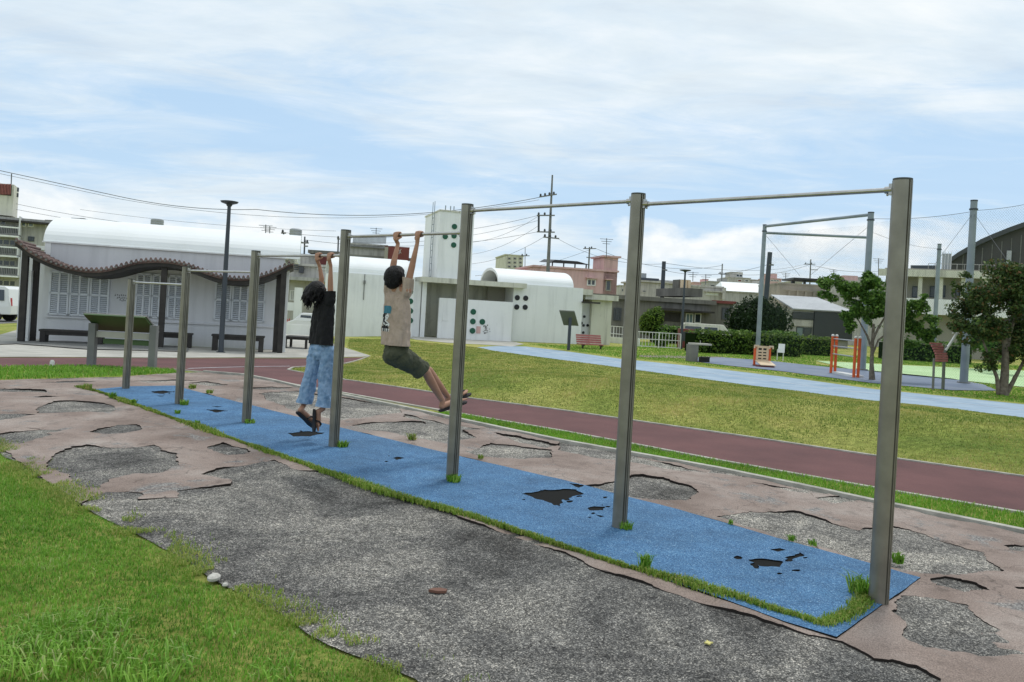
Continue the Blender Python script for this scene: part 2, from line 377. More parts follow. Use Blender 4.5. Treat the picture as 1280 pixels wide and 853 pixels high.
def sheet(name, poly, zoff, material, cell=.5, holes=(), thick=0.0, jit=0.0, curl=0.0, kind='structure', zfun=None, side=None, parent=None):
    ccw = lambda q: q if sum(q[i-1][0]*q[i][1]-q[i][0]*q[i-1][1] for i in range(len(q))) > 0 else q[::-1]
    poly = ccw(list(poly)); holes = [ccw(list(h)) for h in holes]; polys = [poly] + holes
    vs = []; faces = []
    for pl in polys:
        k = len(vs); vs += [Vector(p) for p in pl]; faces.append(list(range(k, k+len(pl))))
    nb = len(vs)
    a = np.array(poly); x0, y0 = a.min(0); x1, y1 = a.max(0)
    gx, gy = np.meshgrid(np.arange(x0+cell/2, x1, cell), np.arange(y0+cell/2, y1, cell)); gx = gx.ravel(); gy = gy.ravel()
    ok = inpoly(gx, gy, poly)
    for h in holes: ok &= ~inpoly(gx, gy, h)
    vs += [Vector((float(p), float(q))) for p, q in zip(gx[ok], gy[ok])]
    V, E_, Fc, ov, oe, of = geometry.delaunay_2d_cdt(vs, [], faces, 1, 1e-5)
    nh = len(polys)
    keep = [f for f, o in zip(Fc, of) if (0 in o) and len(o) == 1]
    zf = zfun or (lambda x, y: 0.0)
    zs = []
    for i, p in enumerate(V):
        z = T(p.x, p.y) + zoff + zf(p.x, p.y)
        if curl and any(k < nb for k in ov[i]):
            e = noise.noise(Vector((p.x*1.9, p.y*1.9, 5))); e -= .1; z += .018*e if e > 0 else .034*max(e, -.38)
        zs.append(z)
    mb = MB(); mb.add([(p.x, p.y, z) for p, z in zip(V, zs)], keep)
    mats = [material]
    if thick:
        cnt = {}
        for f in keep:
            for i in range(len(f)):
                e = (f[i], f[(i+1) % len(f)]); key = (min(e), max(e)); cnt[key] = None if key in cnt else e
        mb.cur = 1; mats = [material, side or material]; vv = []; ff = []
        for e in cnt.values():
            if e is None: continue
            i, j = e; k = len(vv)
            vv += [(V[i].x, V[i].y, zs[i]), (V[j].x, V[j].y, zs[j]), (V[j].x, V[j].y, zs[j]-thick), (V[i].x, V[i].y, zs[i]-thick)]
            ff.append((k, k+3, k+2, k+1))
        mb.add(vv, ff)
    if not keep: print('EMPTY SHEET', name)
    o = mb.build(name, mats, parent=parent, origin=None if parent else (0, 0, 0))
    if kind: o['kind'] = kind
    return o
def ribbon(name, pts, w, z0, z1, material, kind='structure', step=.5, build=True, mb=None):
    pts = densify(pts, step, closed=False); mb = mb or MB(); n = len(pts); L = []
    for i, p in enumerate(pts):
        a = Vector(pts[max(0, i-1)]); b_ = Vector(pts[min(n-1, i+1)]); d = (b_-a).normalized(); q = Vector((-d.y, d.x))*(w/2); p = Vector(p)
        l, r = p+q, p-q; L.append([(l.x, l.y, T(l.x, l.y)+z1), (r.x, r.y, T(r.x, r.y)+z1), (r.x, r.y, T(r.x, r.y)+z0), (l.x, l.y, T(l.x, l.y)+z0)])
    vs = [v for q in L for v in q]; fs = []
    for i in range(n-1):
        k = 4*i
        for j in range(4): fs.append((k+j, k+(j+1) % 4, k+4+(j+1) % 4, k+4+j))
    fs += [(0,1,2,3), (4*n-1, 4*n-2, 4*n-3, 4*n-4)]
    mb.add(vs, fs)
    if not build: return mb
    o = mb.build(name, material, origin=(0, 0, 0)); o['kind'] = kind; return o
def blades(name, xy, zs, hgt, wid, lean, material, var, kind='stuff', parent=None, segs=2):
    """many grass blades in one mesh; arrays in, one object out"""
    n = len(xy); ang = RNG.uniform(0, 2*np.pi, n); la = RNG.uniform(0, 2*np.pi, n); le = hgt*lean*RNG.uniform(.2, 1.0, n)
    dx, dy = np.cos(ang)*wid/2, np.sin(ang)*wid/2; lx, ly = np.cos(la)*le, np.sin(la)*le
    x, y = xy[:,0], xy[:,1]
    V = np.empty((n, 5, 3)); V[:,0] = np.stack([x-dx, y-dy, zs-.005], 1); V[:,1] = np.stack([x+dx, y+dy, zs-.005], 1)
    mx, my, mz = x+lx*.35, y+ly*.35, zs+hgt*.6
    V[:,2] = np.stack([mx+dx*.75, my+dy*.75, mz], 1); V[:,3] = np.stack([mx-dx*.75, my-dy*.75, mz], 1)
    V[:,4] = np.stack([x+lx, y+ly, zs+hgt*np.maximum(.35, 1-lean*.35)], 1)
    o0 = ORG[parent.name] if parent is not None else Vector((float(x.mean()), float(y.mean()), float(zs.min())))
    V -= np.array(o0)
    me = bpy.data.meshes.new(name); me.vertices.add(n*5); me.vertices.foreach_set('co', V.ravel())
    base = (np.arange(n)*5)[:,None]
    lo = np.concatenate([base+[0,1,2,3], base+[3,2,4]], 1).ravel()
    me.loops.add(n*7); me.loops.foreach_set('vertex_index', lo)
    st = np.stack([np.arange(n)*7, np.arange(n)*7+4], 1).ravel(); me.polygons.add(n*2); me.polygons.foreach_set('loop_start', st)
    me.polygons.foreach_set('loop_total', np.tile([4, 3], n))
    at = me.attributes.new('var', 'FLOAT', 'POINT'); at.data.foreach_set('value', np.repeat(var, 5).astype(np.float32))
    me.materials.append(MATS[material]); me.update(); me.validate()
    o = bpy.data.objects.new(name, me); COL.objects.link(o)
    if parent is not None: o.parent = parent
    else: o.location = o0
    ORG[o.name] = o0
    if kind: o['kind'] = kind
    return o
def scatter(poly, dens):
    a = np.array(poly); x0, y0 = a.min(0); x1, y1 = a.max(0); n = int((x1-x0)*(y1-y0)*dens)
    p = np.stack([RNG.uniform(x0, x1, n), RNG.uniform(y0, y1, n)], 1); return p[inpoly(p[:,0], p[:,1], poly)]
def Tz(xy): return np.array([T(x, y) for x, y in xy])
def leaves(name, pts, size, material, parent, var=None, nrm=None):
    """leaf faces spread through a crown"""
    n = len(pts); a = RNG.normal(size=(n, 3)); a /= np.linalg.norm(a, axis=1)[:,None]
    if nrm is not None: a = a*.8 + nrm; a /= np.linalg.norm(a, axis=1)[:,None]
    t = np.cross(a, RNG.normal(size=(n, 3))); t /= np.linalg.norm(t, axis=1)[:,None]; b_ = np.cross(a, t)
    s = size*RNG.uniform(.45, 1.6, n)[:,None]
    V = np.empty((n, 4, 3)); V[:,0] = pts - t*s; V[:,1] = pts - b_*s*.5; V[:,2] = pts + t*s; V[:,3] = pts + b_*s*.5
    V[:,1] += a*s*.12; V[:,3] += a*s*.12
    V -= np.array(ORG[parent.name])
    me = bpy.data.meshes.new(name); me.vertices.add(n*4); me.vertices.foreach_set('co', V.ravel())
    me.loops.add(n*4); me.loops.foreach_set('vertex_index', np.arange(n*4)); me.polygons.add(n)
    me.polygons.foreach_set('loop_start', np.arange(n)*4); me.polygons.foreach_set('loop_total', np.full(n, 4))
    vv = RNG.uniform(0, 1, n) if var is None else var
    at = me.attributes.new('var', 'FLOAT', 'POINT'); at.data.foreach_set('value', np.repeat(vv, 4).astype(np.float32))
    me.materials.append(MATS[material]); me.update(); me.validate()
    o = bpy.data.objects.new(name, me); COL.objects.link(o); o.parent = parent; ORG[o.name] = ORG[parent.name]; return o
def clump_pts(c, r, n, shell=.55):
    d = RNG.normal(size=(n, 3)); d /= np.linalg.norm(d, axis=1)[:,None]
    k = (shell + (1-shell)*RNG.uniform(0, 1, n)**.6)[:,None]
    return np.array(c) + d*k*np.array(r), d
# ================================================================== world, sun, camera
w = bpy.data.worlds.new('World'); scene.world = w; w.use_nodes = True; nt = w.node_tree
bg = nt.nodes['Background']; bg.inputs['Strength'].default_value = .1
SUN_EL, SUN_AZ = R(62), R(28)          # azimuth measured from +Y towards +X
sky = nt.nodes.new('ShaderNodeTexSky'); sky.sky_type = 'NISHITA'; sky.sun_disc = False
sky.sun_elevation = SUN_EL; sky.sun_rotation = SUN_AZ; sky.air_density = 1.0; sky.dust_density = .6; sky.ozone_density = 1.0
tc = nt.nodes.new('ShaderNodeTexCoord'); sep = nt.nodes.new('ShaderNodeSeparateXYZ'); nt.links.new(tc.outputs['Generated'], sep.inputs[0])
def mth(op, a, b=None):
    m = nt.nodes.new('ShaderNodeMath'); m.operation = op
    for i, x in enumerate((a, b)):
        if x is None: continue
        if isinstance(x, (int, float)): m.inputs[i].default_value = x
        else: nt.links.new(x, m.inputs[i])
    return m.outputs[0]
X_, Y_, Z_ = sep.outputs
den = mth('ADD', mth('MAXIMUM', Z_, 0.0), .10)
cb = nt.nodes.new('ShaderNodeCombineXYZ'); nt.links.new(mth('DIVIDE', X_, den), cb.inputs[0]); nt.links.new(mth('DIVIDE', Y_, den), cb.inputs[1]); cb.inputs[2].default_value = 0
mp = nn(nt, 'ShaderNodeMapping'); mp.inputs['Rotation'].default_value = (0, 0, R(12)); mp.inputs['Scale'].default_value = (.55, 1.0, 1); nt.links.new(cb.outputs[0], mp.inputs['Vector'])
n1 = noi(nt, mp.outputs[0], .62, 9, .52, .7)
mp2 = nn(nt, 'ShaderNodeMapping'); mp2.inputs['Location'].default_value = (3.3, 1.2, 0); mp2.inputs['Rotation'].default_value = (0, 0, R(-8)); mp2.inputs['Scale'].default_value = (.9, 1.7, 1); nt.links.new(cb.outputs[0], mp2.inputs['Vector'])
n2 = noi(nt, mp2.outputs[0], 1.3, 12, .66, .9)
# thinner cloud in a band above the roofs, denser overhead and by the horizon
band = mth('SUBTRACT', Z_, .165); band = mth('MULTIPLY', band, band); band = mth('MULTIPLY', band, -150.0); band = mth('EXPONENT', band)
side = mth('ADD', .55, mth('MULTIPLY', X_, .55))
cov = mth('SUBTRACT', mth('ADD', mth('MULTIPLY', n1, .62), mth('MULTIPLY', n2, .38)), mth('MULTIPLY', mth('MULTIPLY', band, side), .17))
cov = mth('ADD', cov, mth('MULTIPLY', mth('MAXIMUM', mth('SUBTRACT', Z_, .19), 0.0), .26))
cf = ramp(nt, cov, [(.37, g3(.12)), (.45, g3(.48)), (.51, g3(.80)), (.60, g3(1.0))])
# cumulus heads low in the sky
cb3 = nt.nodes.new('ShaderNodeCombineXYZ'); nt.links.new(mth('MULTIPLY', X_, 1.0), cb3.inputs[0]); nt.links.new(mth('MULTIPLY', Z_, 1.7), cb3.inputs[2]); cb3.inputs[1].default_value = 2.7
n3 = noi(nt, cb3.outputs[0], 7.0, 8, .55, .2)
low = mth('SUBTRACT', Z_, .09); low = mth('EXPONENT', mth('MULTIPLY', mth('MULTIPLY', low, low), -260.0))
cum = ramp(nt, mth('MULTIPLY', n3, low), [(.44, g3(0)), (.56, g3(1))])
shade = ramp(nt, noi(nt, mp2.outputs[0], 1.6, 8, .6, .4), [(.3, (6.9, 7.8, 8.6)), (.5, (8.0, 8.9, 9.5)), (.7, (9.7, 10.1, 10.3))])
cumc = ramp(nt, noi(nt, cb3.outputs[0], 15, 6, .6), [(.35, (7.8, 8.6, 9.2)), (.6, (10.2, 10.4, 10.4))])
blue = mix(nt, .85, sky.outputs[0], (4.9, 7.2, 9.8))
c = mix(nt, cf, blue, shade); c = mix(nt, cum, c, cumc)
hz = mth('EXPONENT', mth('MULTIPLY', mth('MAXIMUM', Z_, 0.0), -16.0)); c = mix(nt, mth('MULTIPLY', hz, .65), c, (8.0, 9.0, 9.5))
nt.links.new(c, bg.inputs['Color'])
sl = bpy.data.lights.new('sun', 'SUN'); sl.energy = 1.5; sl.angle = R(11); sl.color = (1, .96, .9)
so = bpy.data.objects.new('sun', sl); COL.objects.link(so)
sd = Vector((math.sin(SUN_AZ)*math.cos(SUN_EL), math.cos(SUN_AZ)*math.cos(SUN_EL), math.sin(SUN_EL)))
so.rotation_euler = sd.to_track_quat('Z', 'Y').to_euler(); so.location = (0, 0, 40)
cam = bpy.data.cameras.new('camera'); co = bpy.data.objects.new('camera', cam); COL.objects.link(co); scene.camera = co
cam.sensor_width = 36; cam.lens = F/1280*36; cam.shift_y = -(426.5-HY)/1280; cam.clip_end = 6000; cam.clip_start = .05
co.matrix_world = Matrix(((CR, -SR, 0, 0), (0, 0, -1, 0), (SR, CR, 0, EYE), (0, 0, 0, 1)))
vs = scene.view_settings; vs.view_transform = 'Standard'; vs.look = 'None'; vs.gamma = 1; vs.exposure = 0
scene.render.engine = 'CYCLES'; scene.cycles.use_denoising = True; scene.cycles.max_bounces = 6; scene.cycles.transparent_max_bounces = 12
# ================================================================== ground
def gridcoords(a, b, c, lo, hi):
    fine = list(np.arange(a, b+1e-6, c)); r = []
    x = b; st = c
    while x < hi: st *= 1.25; x += st; r.append(x)
    l = []; x = a; st = c
    while x > lo: st *= 1.25; x -= st; l.append(x)
    return np.array(l[::-1] + fine + r)
gx = gridcoords(-18, 24, .3, -3000, 3000); gy = gridcoords(-3, 56, .3, -300, 5000)
MX, MY = np.meshgrid(gx, gy); nx, ny = len(gx), len(gy)
vz = [(float(x), float(y), T(float(x), float(y)) + (0 if y < 200 else -.002*(y-200))) for x, y in zip(MX.ravel(), MY.ravel())]
ii = np.arange(ny-1)[:,None]*nx + np.arange(nx-1)[None,:]; ii = ii.ravel()
mb = MB(); mb.add(vz, [tuple(q) for q in np.stack([ii, ii+1, ii+nx+1, ii+nx], 1).tolist()])
g = mb.build('ground', 'turf', smooth=True, origin=(0, 0, 0)); g['kind'] = 'structure'
LAWN = [(-120,512),(0,564),(26,587),(72,612),(108,638),(135,650),(160,664),(190,680),(214,694),(236,708),(259,724),(285,738),(311,748),(335,760),(360,776),(385,794),(412,810),(440,822),(465,834),(510,853),(560,880),(640,930),(760,1010)]
KERB = [(255,466),(304,470),(340,477),(375,485.5),(431,496.5),(500,510.5),(559,523.5),(640,541),(700,553.5),(800,571.5),(899,589.5),(1000,610.5),(1090,630),(1190,650),(1280,668.5),(1420,698),(1600,738)]
court = G2([(-260,480),(-120,478),(0,476),(60,474.5),(150,472),(220,467)] + KERB + [(1800,1000),(1500,1500),(900,1150)] + LAWN[::-1])
und = lambda x, y: .006*noise.noise(Vector((x*1.7, y*1.7, 0))) + .004*noise.noise(Vector((x*6, y*6, 3)))
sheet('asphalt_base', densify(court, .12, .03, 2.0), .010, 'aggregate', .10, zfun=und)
H = [
 [(64,574),(88,562),(106,559),(155,561),(191,559),(206,566),(222,571),(224,580),(206,592),(165,595),(134,605),(125,611),(108,612),(85,606),(80,595),(62,589)],
 [(52,509),(70,504),(93,503),(124,506),(142,508),(144,516),(124,519),(103,518),(83,519),(62,519),(44,519)],
 [(112,543),(134,537),(144,533),(173,533),(175,539),(155,543),(129,544)],
 [(8,543),(28,541),(52,538),(77,539),(64,543),(67,547),(44,551),(30,556),(-10,556),(-20,548)],
 [(-10,520),(21,519),(44,522),(15,526),(-12,529)],
 [(-10,487),(20,488),(55,490),(54,493),(25,491.5),(-10,491)],
 [(258,561),(276,557),(304,563),(314,568),(289,573),(271,569)],
 [(700,555),(763,563),(820,579),(884,593),(855,592.5),(800,584),(745,574),(700,565)],
 [(727,610),(768,605),(791,597),(827,600),(863,611),(873,618),(859,629),(827,627),(795,624),(763,620)],
 [(895,648),(936,643),(990,642),(1026,651),(1071,665),(1117,661),(1144,666),(1171,677),(1207,688),(1235,695),(1239,706),(1257,720),(1221,720),(1176,722),(1135,716),(1108,711),(1071,702),(1044,691),(1017,686),(990,679),(954,668),(926,661)],
 [(1164,728),(1180,725),(1221,734),(1237,743),(1207,746),(1180,739)],
 [(1119,756),(1139,746),(1180,754),(1212,761),(1235,781),(1250,793),(1243,795),(1221,797),(1235,811),(1262,818),(1235,822),(1198,818),(1162,813),(1126,797),(1128,786),(1117,772)],
 [(1019,625),(1044,622),(1085,627),(1044,633)],
 [(1255,688),(1290,686),(1310,694),(1262,694)],
 [(1262,738),(1300,741),(1300,745),(1270,741)],
 [(322,493),(370,490),(420,498),(460,504),(497,509),(505,518),(470,521),(425,528),(390,522),(345,507)],
 [(440,534),(480,528),(530,530),(575,537),(592,548),(565,556),(520,551),(470,541)],
 [(581,565),(612,557),(644,560),(687,565),(690,574),(653,577),(600,573)],
 [(505,520),(560,532),(600,538),(585,541),(540,533),(505,524)],
 [(55,479.5),(85,477.5),(122,478),(85,480.5)],
 [(232,480.5),(258,479),(286,483),(258,484)],
 [(615,543),(660,551),(700,560),(680,563),(650,556)],
 [(40,498),(60,497),(75,498.5),(50,499.5)],
 [(160,478),(215,476.5),(250,477.5),(200,479)],
 [(940,606),(985,612),(1020,619),(990,616)],
 [(300,487),(340,485),(372,487),(335,489)],
]
matq = G2([(114,489),(160,485.5),(218,484.3),(260,495.5),(302,506),(412,534),(578,574.5),(700,602.5),(850,642),(1000,685),(1151,727),(1100,764),(1045,803),(980,783),(880,746),(700,686),(480,618),(300,554),(200,518)])
cutmat = densify(matq, .15)
holes = [densify(G2(h), .022, .050, 10.0+i, freq=3.4) for i, h in enumerate(H)]
UPPER = [(u, v-(7 if 375 < u < 1060 else 0)) for u, v in [(1180,856),(1145,836),(1117,828),(1090,827),(1052,812),(1012,803),(950,786),(904,772),(880,764),(824,745),(786,732),(746,720),(699,700),(655,686),(589,662),(550,648),(511,635),(472,622),(416,602),(375,590),(341,577),(319,581),(304,584),(268,590),(250,597),(286,604),(284,609),(219,615),(222,624),(175,627),(181,619),(155,617),(130,617),(112,624)]]
coatpoly = densify(G2([(-250,482),(-120,480),(0,477.5),(60,476),(150,473.5),(222,468.5)] + [(u, v+1.6+(v-466)*.004) for u, v in KERB] + [(1790,990),(1500,1480),(1300,1100)] + UPPER + [(100,634),(72,610),(28,584),(0,561),(-120,508)]), .03, .036, 4.0)
def clipok(hs, outer):   # keep only hole outlines wholly inside
    return hs
cz = lambda x, y: .007*noise.noise(Vector((x*.9, y*.9, 7))) + .004*noise.noise(Vector((x*3.5, y*3.5, 9)))
sheet('rubber_coat', coatpoly, .025, 'coat', .16, holes=holes + [cutmat], thick=.024, curl=1, zfun=cz, side='coat_edge')
MH = [[(655,622),(680,616),(718,616),(729,622),(705,628),(698,636),(684,632),(668,627)],[(732,640),(742,637),(756,638),(748,643),(737,643)],[(764,640),(776,642),(770,645)],[(936,705),(952,703),(978,707),(972,714),(950,713)],
      [(962,692),(975,690),(985,693),(972,695)],[(980,702),(1000,696),(1004,699),(986,706)],[(360,545),(385,542),(408,544.5),(385,549),(366,549)],[(490,576),(497,574.5),(505,576),(497,578.5)],[(256,515),(270,514.5),(286,516.5),(270,518.5)],[(264,510.5),(278,511),(270,512)],
      [(188,492),(204,490.7),(216,492),(204,494.5),(192,494)],[(196,497),(206,497.5),(200,498.3)],[(710,608),(730,611),(724,614)],[(745,648),(756,650),(750,651.5)],[(1010,688),(1022,684),(1018,689)]]
for (u_, v_, n_, ru, rv, s0_) in ((692,627,15,52,12,4.5),(962,707,12,50,13,6),(385,546,5,26,5,3),(206,493,4,18,3,2),(497,577,4,16,5,2.5),(745,642,6,24,8,3)):
    for _ in range(n_):
        cu, cvv = u_+random.gauss(0, ru*.5), v_+random.gauss(0, rv*.5); q_ = random.uniform(.3, .75)*s0_
        MH.append([(cu+q_*1.5*math.cos(a_)*random.uniform(.6, 1.2), cvv+q_*.55*math.sin(a_)*random.uniform(.6, 1.2)) for a_ in (0, .9, 1.8, 2.7, 3.6, 4.5, 5.4)])
sz_ = lambda q: min(max(x for x, _ in q)-min(x for x, _ in q), max(y for _, y in q)-min(y for _, y in q))
mholes = [densify(G2(h), .02, min(.03, .13*sz_(G2(h))), 50.0+i, freq=7) for i, h in enumerate(MH)]
sheet('blue_mat_base', cutmat, .020, 'slot_dark', .4)
matedge = densify(matq, .06, .006, 33.0)
sheet('blue_mat', matedge, .028, 'blue_rubber', .2, holes=mholes, thick=.014, zfun=lambda x, y: .004*noise.noise(Vector((x*1.5, y*1.5, 1))), side='slot_dark')
# running track, kerbs, paths
track_near = [(-150,461),(0,459.3),(100,458),(217,462.5),(255,466),(304,469.5),(375,483),(431,492.5),(500,505),(534,511),(620,526),(700,539.5),(800,558),(899,577),(1090,611),(1280,643),(1600,700)]
track_far = [(362,463.5),(375,466),(431,475.5),(519,488),(581,498),(700,513.5),(800,528),(926,546),(1090,570.5),(1280,597),(1600,642)]
track_top = [(-150,448),(0,447.5),(150,448),(300,448),(455,447)]
trk = track_near + track_far[::-1] + [(366,460.5),(384,459),(431,455.3)] + [(462,446)] + track_top[::-1]
sheet('running_track', densify(G2(trk), .4), .008, 'track_red', .5)
ribbon('kerb', G2(KERB), .075, -.02, .045, 'kerb')
ribbon('kerb', G2([(u, v) for u, v in track_near[3:]]), .06, -.02, .022, 'kerb')
ribbon('kerb', G2([(462,445.5),(431,455),(384,458.6),(366,460),(360,463)] + track_far[1:]), .055, -.02, .024, 'kerb')
ribbon('track_line', G2([(235,461.5),(300,459.5),(362,458.5)]), .05, .012, .014, 'line_white')
paving = [(-200,447),(0,446.8),(150,447.4),(300,447.3),(455,446.3),(462,444.8),(450,441),(434,436),(420,431),(400,426),(398,417),(360,414),(345,424),(330,437),(240,434),(80,426),(52,424),(52,402),(30,402),(24,412),(-40,428),(-200,436)]
sheet('paving', densify(G2(paving), .6), .010, 'concrete', .6)
sheet('dark_paving', densify(G2([(-60,434),(20,431),(60,434),(110,438),(170,439),(235,441),(235,435),(82,427.5),(40,427),(-60,430)]), .3, .08, 3.0), .035, 'concrete_dark', .4)  # darker grey patch of paving in front of the pavilion wall
sheet('building_apron', densify(G2([(520,425),(560,429),(600,431),(640,433.5),(655,430.5),(640,427),(600,424.5),(545,421),(500,420.5)]), .6), .010, 'concrete', .8)
lane_n = [(596,434.5),(618,439),(700,450),(776,460),(900,477),(1000,489.5),(1090,501.5),(1190,512),(1280,523),(1500,549)]
lane_f = [(620,433),(657,433.5),(700,438.5),(776,449),(860,457.5),(980,471.5),(1094,487),(1190,496.5),(1280,506),(1500,527)]
sheet('blue_lane', densify(G2(lane_n + lane_f[::-1]), .5), .008, 'lane_blue', .5)
ribbon('lane_line', G2([(657,436),(700,442.5),(776,453.5),(860,463.5),(980,478.5),(1094,493),(1190,503.5),(1280,513.5),(1500,537)]), .06, .011, .013, 'line_white')
sheet('exercise_pad', densify(G2([(868,447.5),(905,447.5),(960,451.5),(1030,459),(1100,465),(1190,474),(1228,481),(1246,489),(1190,488.5),(1140,484),(1090,479.5),(980,465),(900,456.5),(866,452)]), .6, .06, 1.0), .02, 'pave_blue', .3)
sheet('green_court', densify(G2([(1020,451.5),(1085,455),(1180,459.5),(1280,464),(1480,474),(1480,502),(1280,484.5),(1200,476),(1130,469.5),(1060,461.5)]), .8), .02, 'court_green', .6)
sheet('dirt_strip', densify(G2([(800,444),(850,445),(905,446.5),(905,449.5),(860,448.5),(800,446.5)]), .5, .1, 6.0), .010, 'coat', 1.0)
sheet('parking_lot', densify(G2([(-120,414),(0,405),(24,404),(40,404),(56,402),(340,402),(440,404),(440,398),(-120,398)]), 2), .008, 'concrete_dark', 4)
# ---------------- grass
lawn_poly = G2([(-160,520)] + LAWN[1:-1] + [(600,960),(250,1400),(-500,900)])
xy = scatter(densify(lawn_poly, .06, .07, 8.0, freq=5), 9500)
xy = xy[(xy[:,1] > 2.6)]
dens = np.array([noise.noise(Vector((x*2.2, y*2.2, 0))) + .6*noise.noise(Vector((x*7, y*7, 2))) for x, y in xy]); n = len(xy)
ev = np.array(densify(G2(LAWN), .1, closed=False)); dd = np.array([np.min((ev[:,0]-x)**2+(ev[:,1]-y)**2) for x, y in xy])**.5; nearE = np.clip(1-dd/.22, 0, 1)
hg = RNG.uniform(.014, .034, n)*(1.05+.5*dens)*(1-.45*nearE)
blades('lawn_grass', xy, Tz(xy), hg, RNG.uniform(.003, .006, n), .9, 'blade_lawn', np.clip(RNG.normal(.42, .22, n)+dens*.3+.25*nearE, 0, 1))
# coarse long-bladed patches low on the left
def coarse(name, px, rad, count, h, wd, matn, lean=1.3):
    c = G(*px); a = RNG.uniform(0, 2*np.pi, count); r = rad*np.sqrt(RNG.uniform(0, 1, count)); p = np.stack([c.x+np.cos(a)*r, c.y+np.sin(a)*r], 1)
    return blades(name, p, Tz(p)+.03, RNG.uniform(.5, 1, count)*h, np.full(count, wd)*RNG.uniform(.7, 1.2, count), lean, matn, np.clip(RNG.normal(.7, .2, count), 0, 1))
for q, (px, rad, cnt, h) in enumerate([((70,818),.30,520,.12),((190,842),.18,220,.10),((340,850),.12,60,.10),((110,790),.2,160,.09),((15,835),.2,150,.1),((285,800),.1,30,.08)]):
    coarse('coarse_grass', px, rad, cnt, h, .0085, 'blade_lawn')
# thin dry grass creeping over the asphalt edge
edge = G2(LAWN[:-2]); dpts = np.array(densify(edge, .012, closed=False)); 
sp_ = densify(edge, .06, .05, 21.0, closed=False, freq=2.2); m1 = MB()
p = dpts[RNG.integers(0, len(dpts), 26000)] + RNG.normal(0, .085, (26000, 2)); k = np.array([noise.noise(Vector((x*2.4, y*2.4, 4))) + .5*noise.noise(Vector((x*7, y*7, 4))) for x, y in p]) > -.05; p = p[k]
blades('creeping_grass', p, Tz(p)+.02, RNG.uniform(.012, .035, len(p)), RNG.uniform(.003, .006, len(p)), 1.2, 'blade_edge', RNG.uniform(.3, 1, len(p)))
# bank of mown grass
bank = G2(track_far + [(1500,551)] + lane_n[::-1] + [(560,431),(500,425.5),(462,424),(437,423),(434,434),(450,440),(466,445),(431,455.5),(384,459.2),(366,460.8)])
def bank_blades(poly, dens0, h, name, matn, wmul=1.0, exc=()):
    xy = scatter(poly, dens0)
    for e in exc: xy = xy[~inpoly(xy[:,0], xy[:,1], e)]
    d = np.hypot(xy[:,0], xy[:,1]); xy = xy[RNG.uniform(0, 1, len(xy)) < np.clip(12.0/d, 0, 1)**1.2]; d = np.hypot(xy[:,0], xy[:,1]); n = len(xy)
    k = np.array([noise.noise(Vector((x*.9, y*.9, 2))) + .5*noise.noise(Vector((x*3.1, y*3.1, 2))) for x, y in xy])
    return blades(name, xy, Tz(xy), RNG.uniform(.5, 1, n)*h*(1+.7*k), .006*wmul*d/9, 1.1, matn, np.clip(RNG.normal(.5, .2, n)+.35*k, 0, 1))
bank_blades(bank, 1500, .04, 'bank_grass', 'blade_dry')
rear = G2([(660,430.5),(720,432),(776,434),(800,428),(870,433),(960,436),(1040,443),(1100,447),(1180,452),(1280,458),(1280,463),(1085,454),(1020,450.5),(1020,456),(1190,472),(1260,484),(1400,500),(1280,504),(1094,485),(980,469),(860,455),(776,447),(700,436.5)])
EXC = [G2([(868,447),(905,447),(960,451),(1030,458.5),(1100,464.5),(1190,473.5),(1228,480.5),(1246,489),(1190,489),(1140,484.5),(1090,480),(980,465.5),(900,457),(866,452.5)]), G2([(1020,451),(1085,454.5),(1180,459),(1280,463.5),(1480,473),(1480,502),(1280,485),(1200,476.5),(1130,470),(1060,462)])]
bank_blades(rear, 420, .06, 'rear_grass', 'blade_strip', 1.6, EXC)
strip = G2([(540,517),(700,553),(899,589),(1090,629.5),(1280,668),(1500,715),(1500,680),(1280,644),(1090,612),(899,578),(700,540.5),(560,516)])
xy = scatter(strip, 2600); n = len(xy); d = np.hypot(xy[:,0], xy[:,1])
blades('strip_grass', xy, Tz(xy), RNG.uniform(.03, .075, n), .006*d/7, .9, 'blade_strip', np.clip(RNG.normal(.5, .22, n), 0, 1))
ls = G2([(-150,459.5),(0,459.5),(100,458.2),(217,462.8),(221,467),(150,471),(60,474),(0,475),(-150,478)])
xy = scatter(ls, 900); n = len(xy)
blades('strip_grass', xy, Tz(xy), RNG.uniform(.04, .10, n), .012, .9, 'blade_lawn', np.clip(RNG.normal(.45, .2, n), 0, 1))
# grass growing along the near edge of the mat
me_px = [(96,486),(120,491.5),(200,520),(300,556),(400,591),(480,620),(590,651),(700,687.5),(790,716),(880,741),(960,766),(1025,786),(1050,779),(1070,768),(1084,752)]
line = np.array(densify(G2(me_px), .01, .02, 9.0, closed=False, freq=3)); N = 40000
idx = RNG.integers(0, len(line), N); wv = np.array([.35+1.1*max(0, noise.noise(Vector((x*1.3, y*1.3, 8)))+.35) for x, y in line[idx]])
p = line[idx] + RNG.normal(0, .027, (N, 2))*wv[:,None]; keep = RNG.uniform(0, 1, N) < np.clip(.4 + (8-np.hypot(p[:,0], p[:,1]))*.12, .35, 1); p = p[keep]; wv = wv[keep]; n = len(p)
blades('edge_grass', p, Tz(p)+.028, RNG.uniform(.016, .046, n)*(.6+.5*wv), .0035+.0006*np.hypot(p[:,0], p[:,1]), .9, 'blade_edge', np.clip(RNG.normal(.5, .25, n), 0, 1))
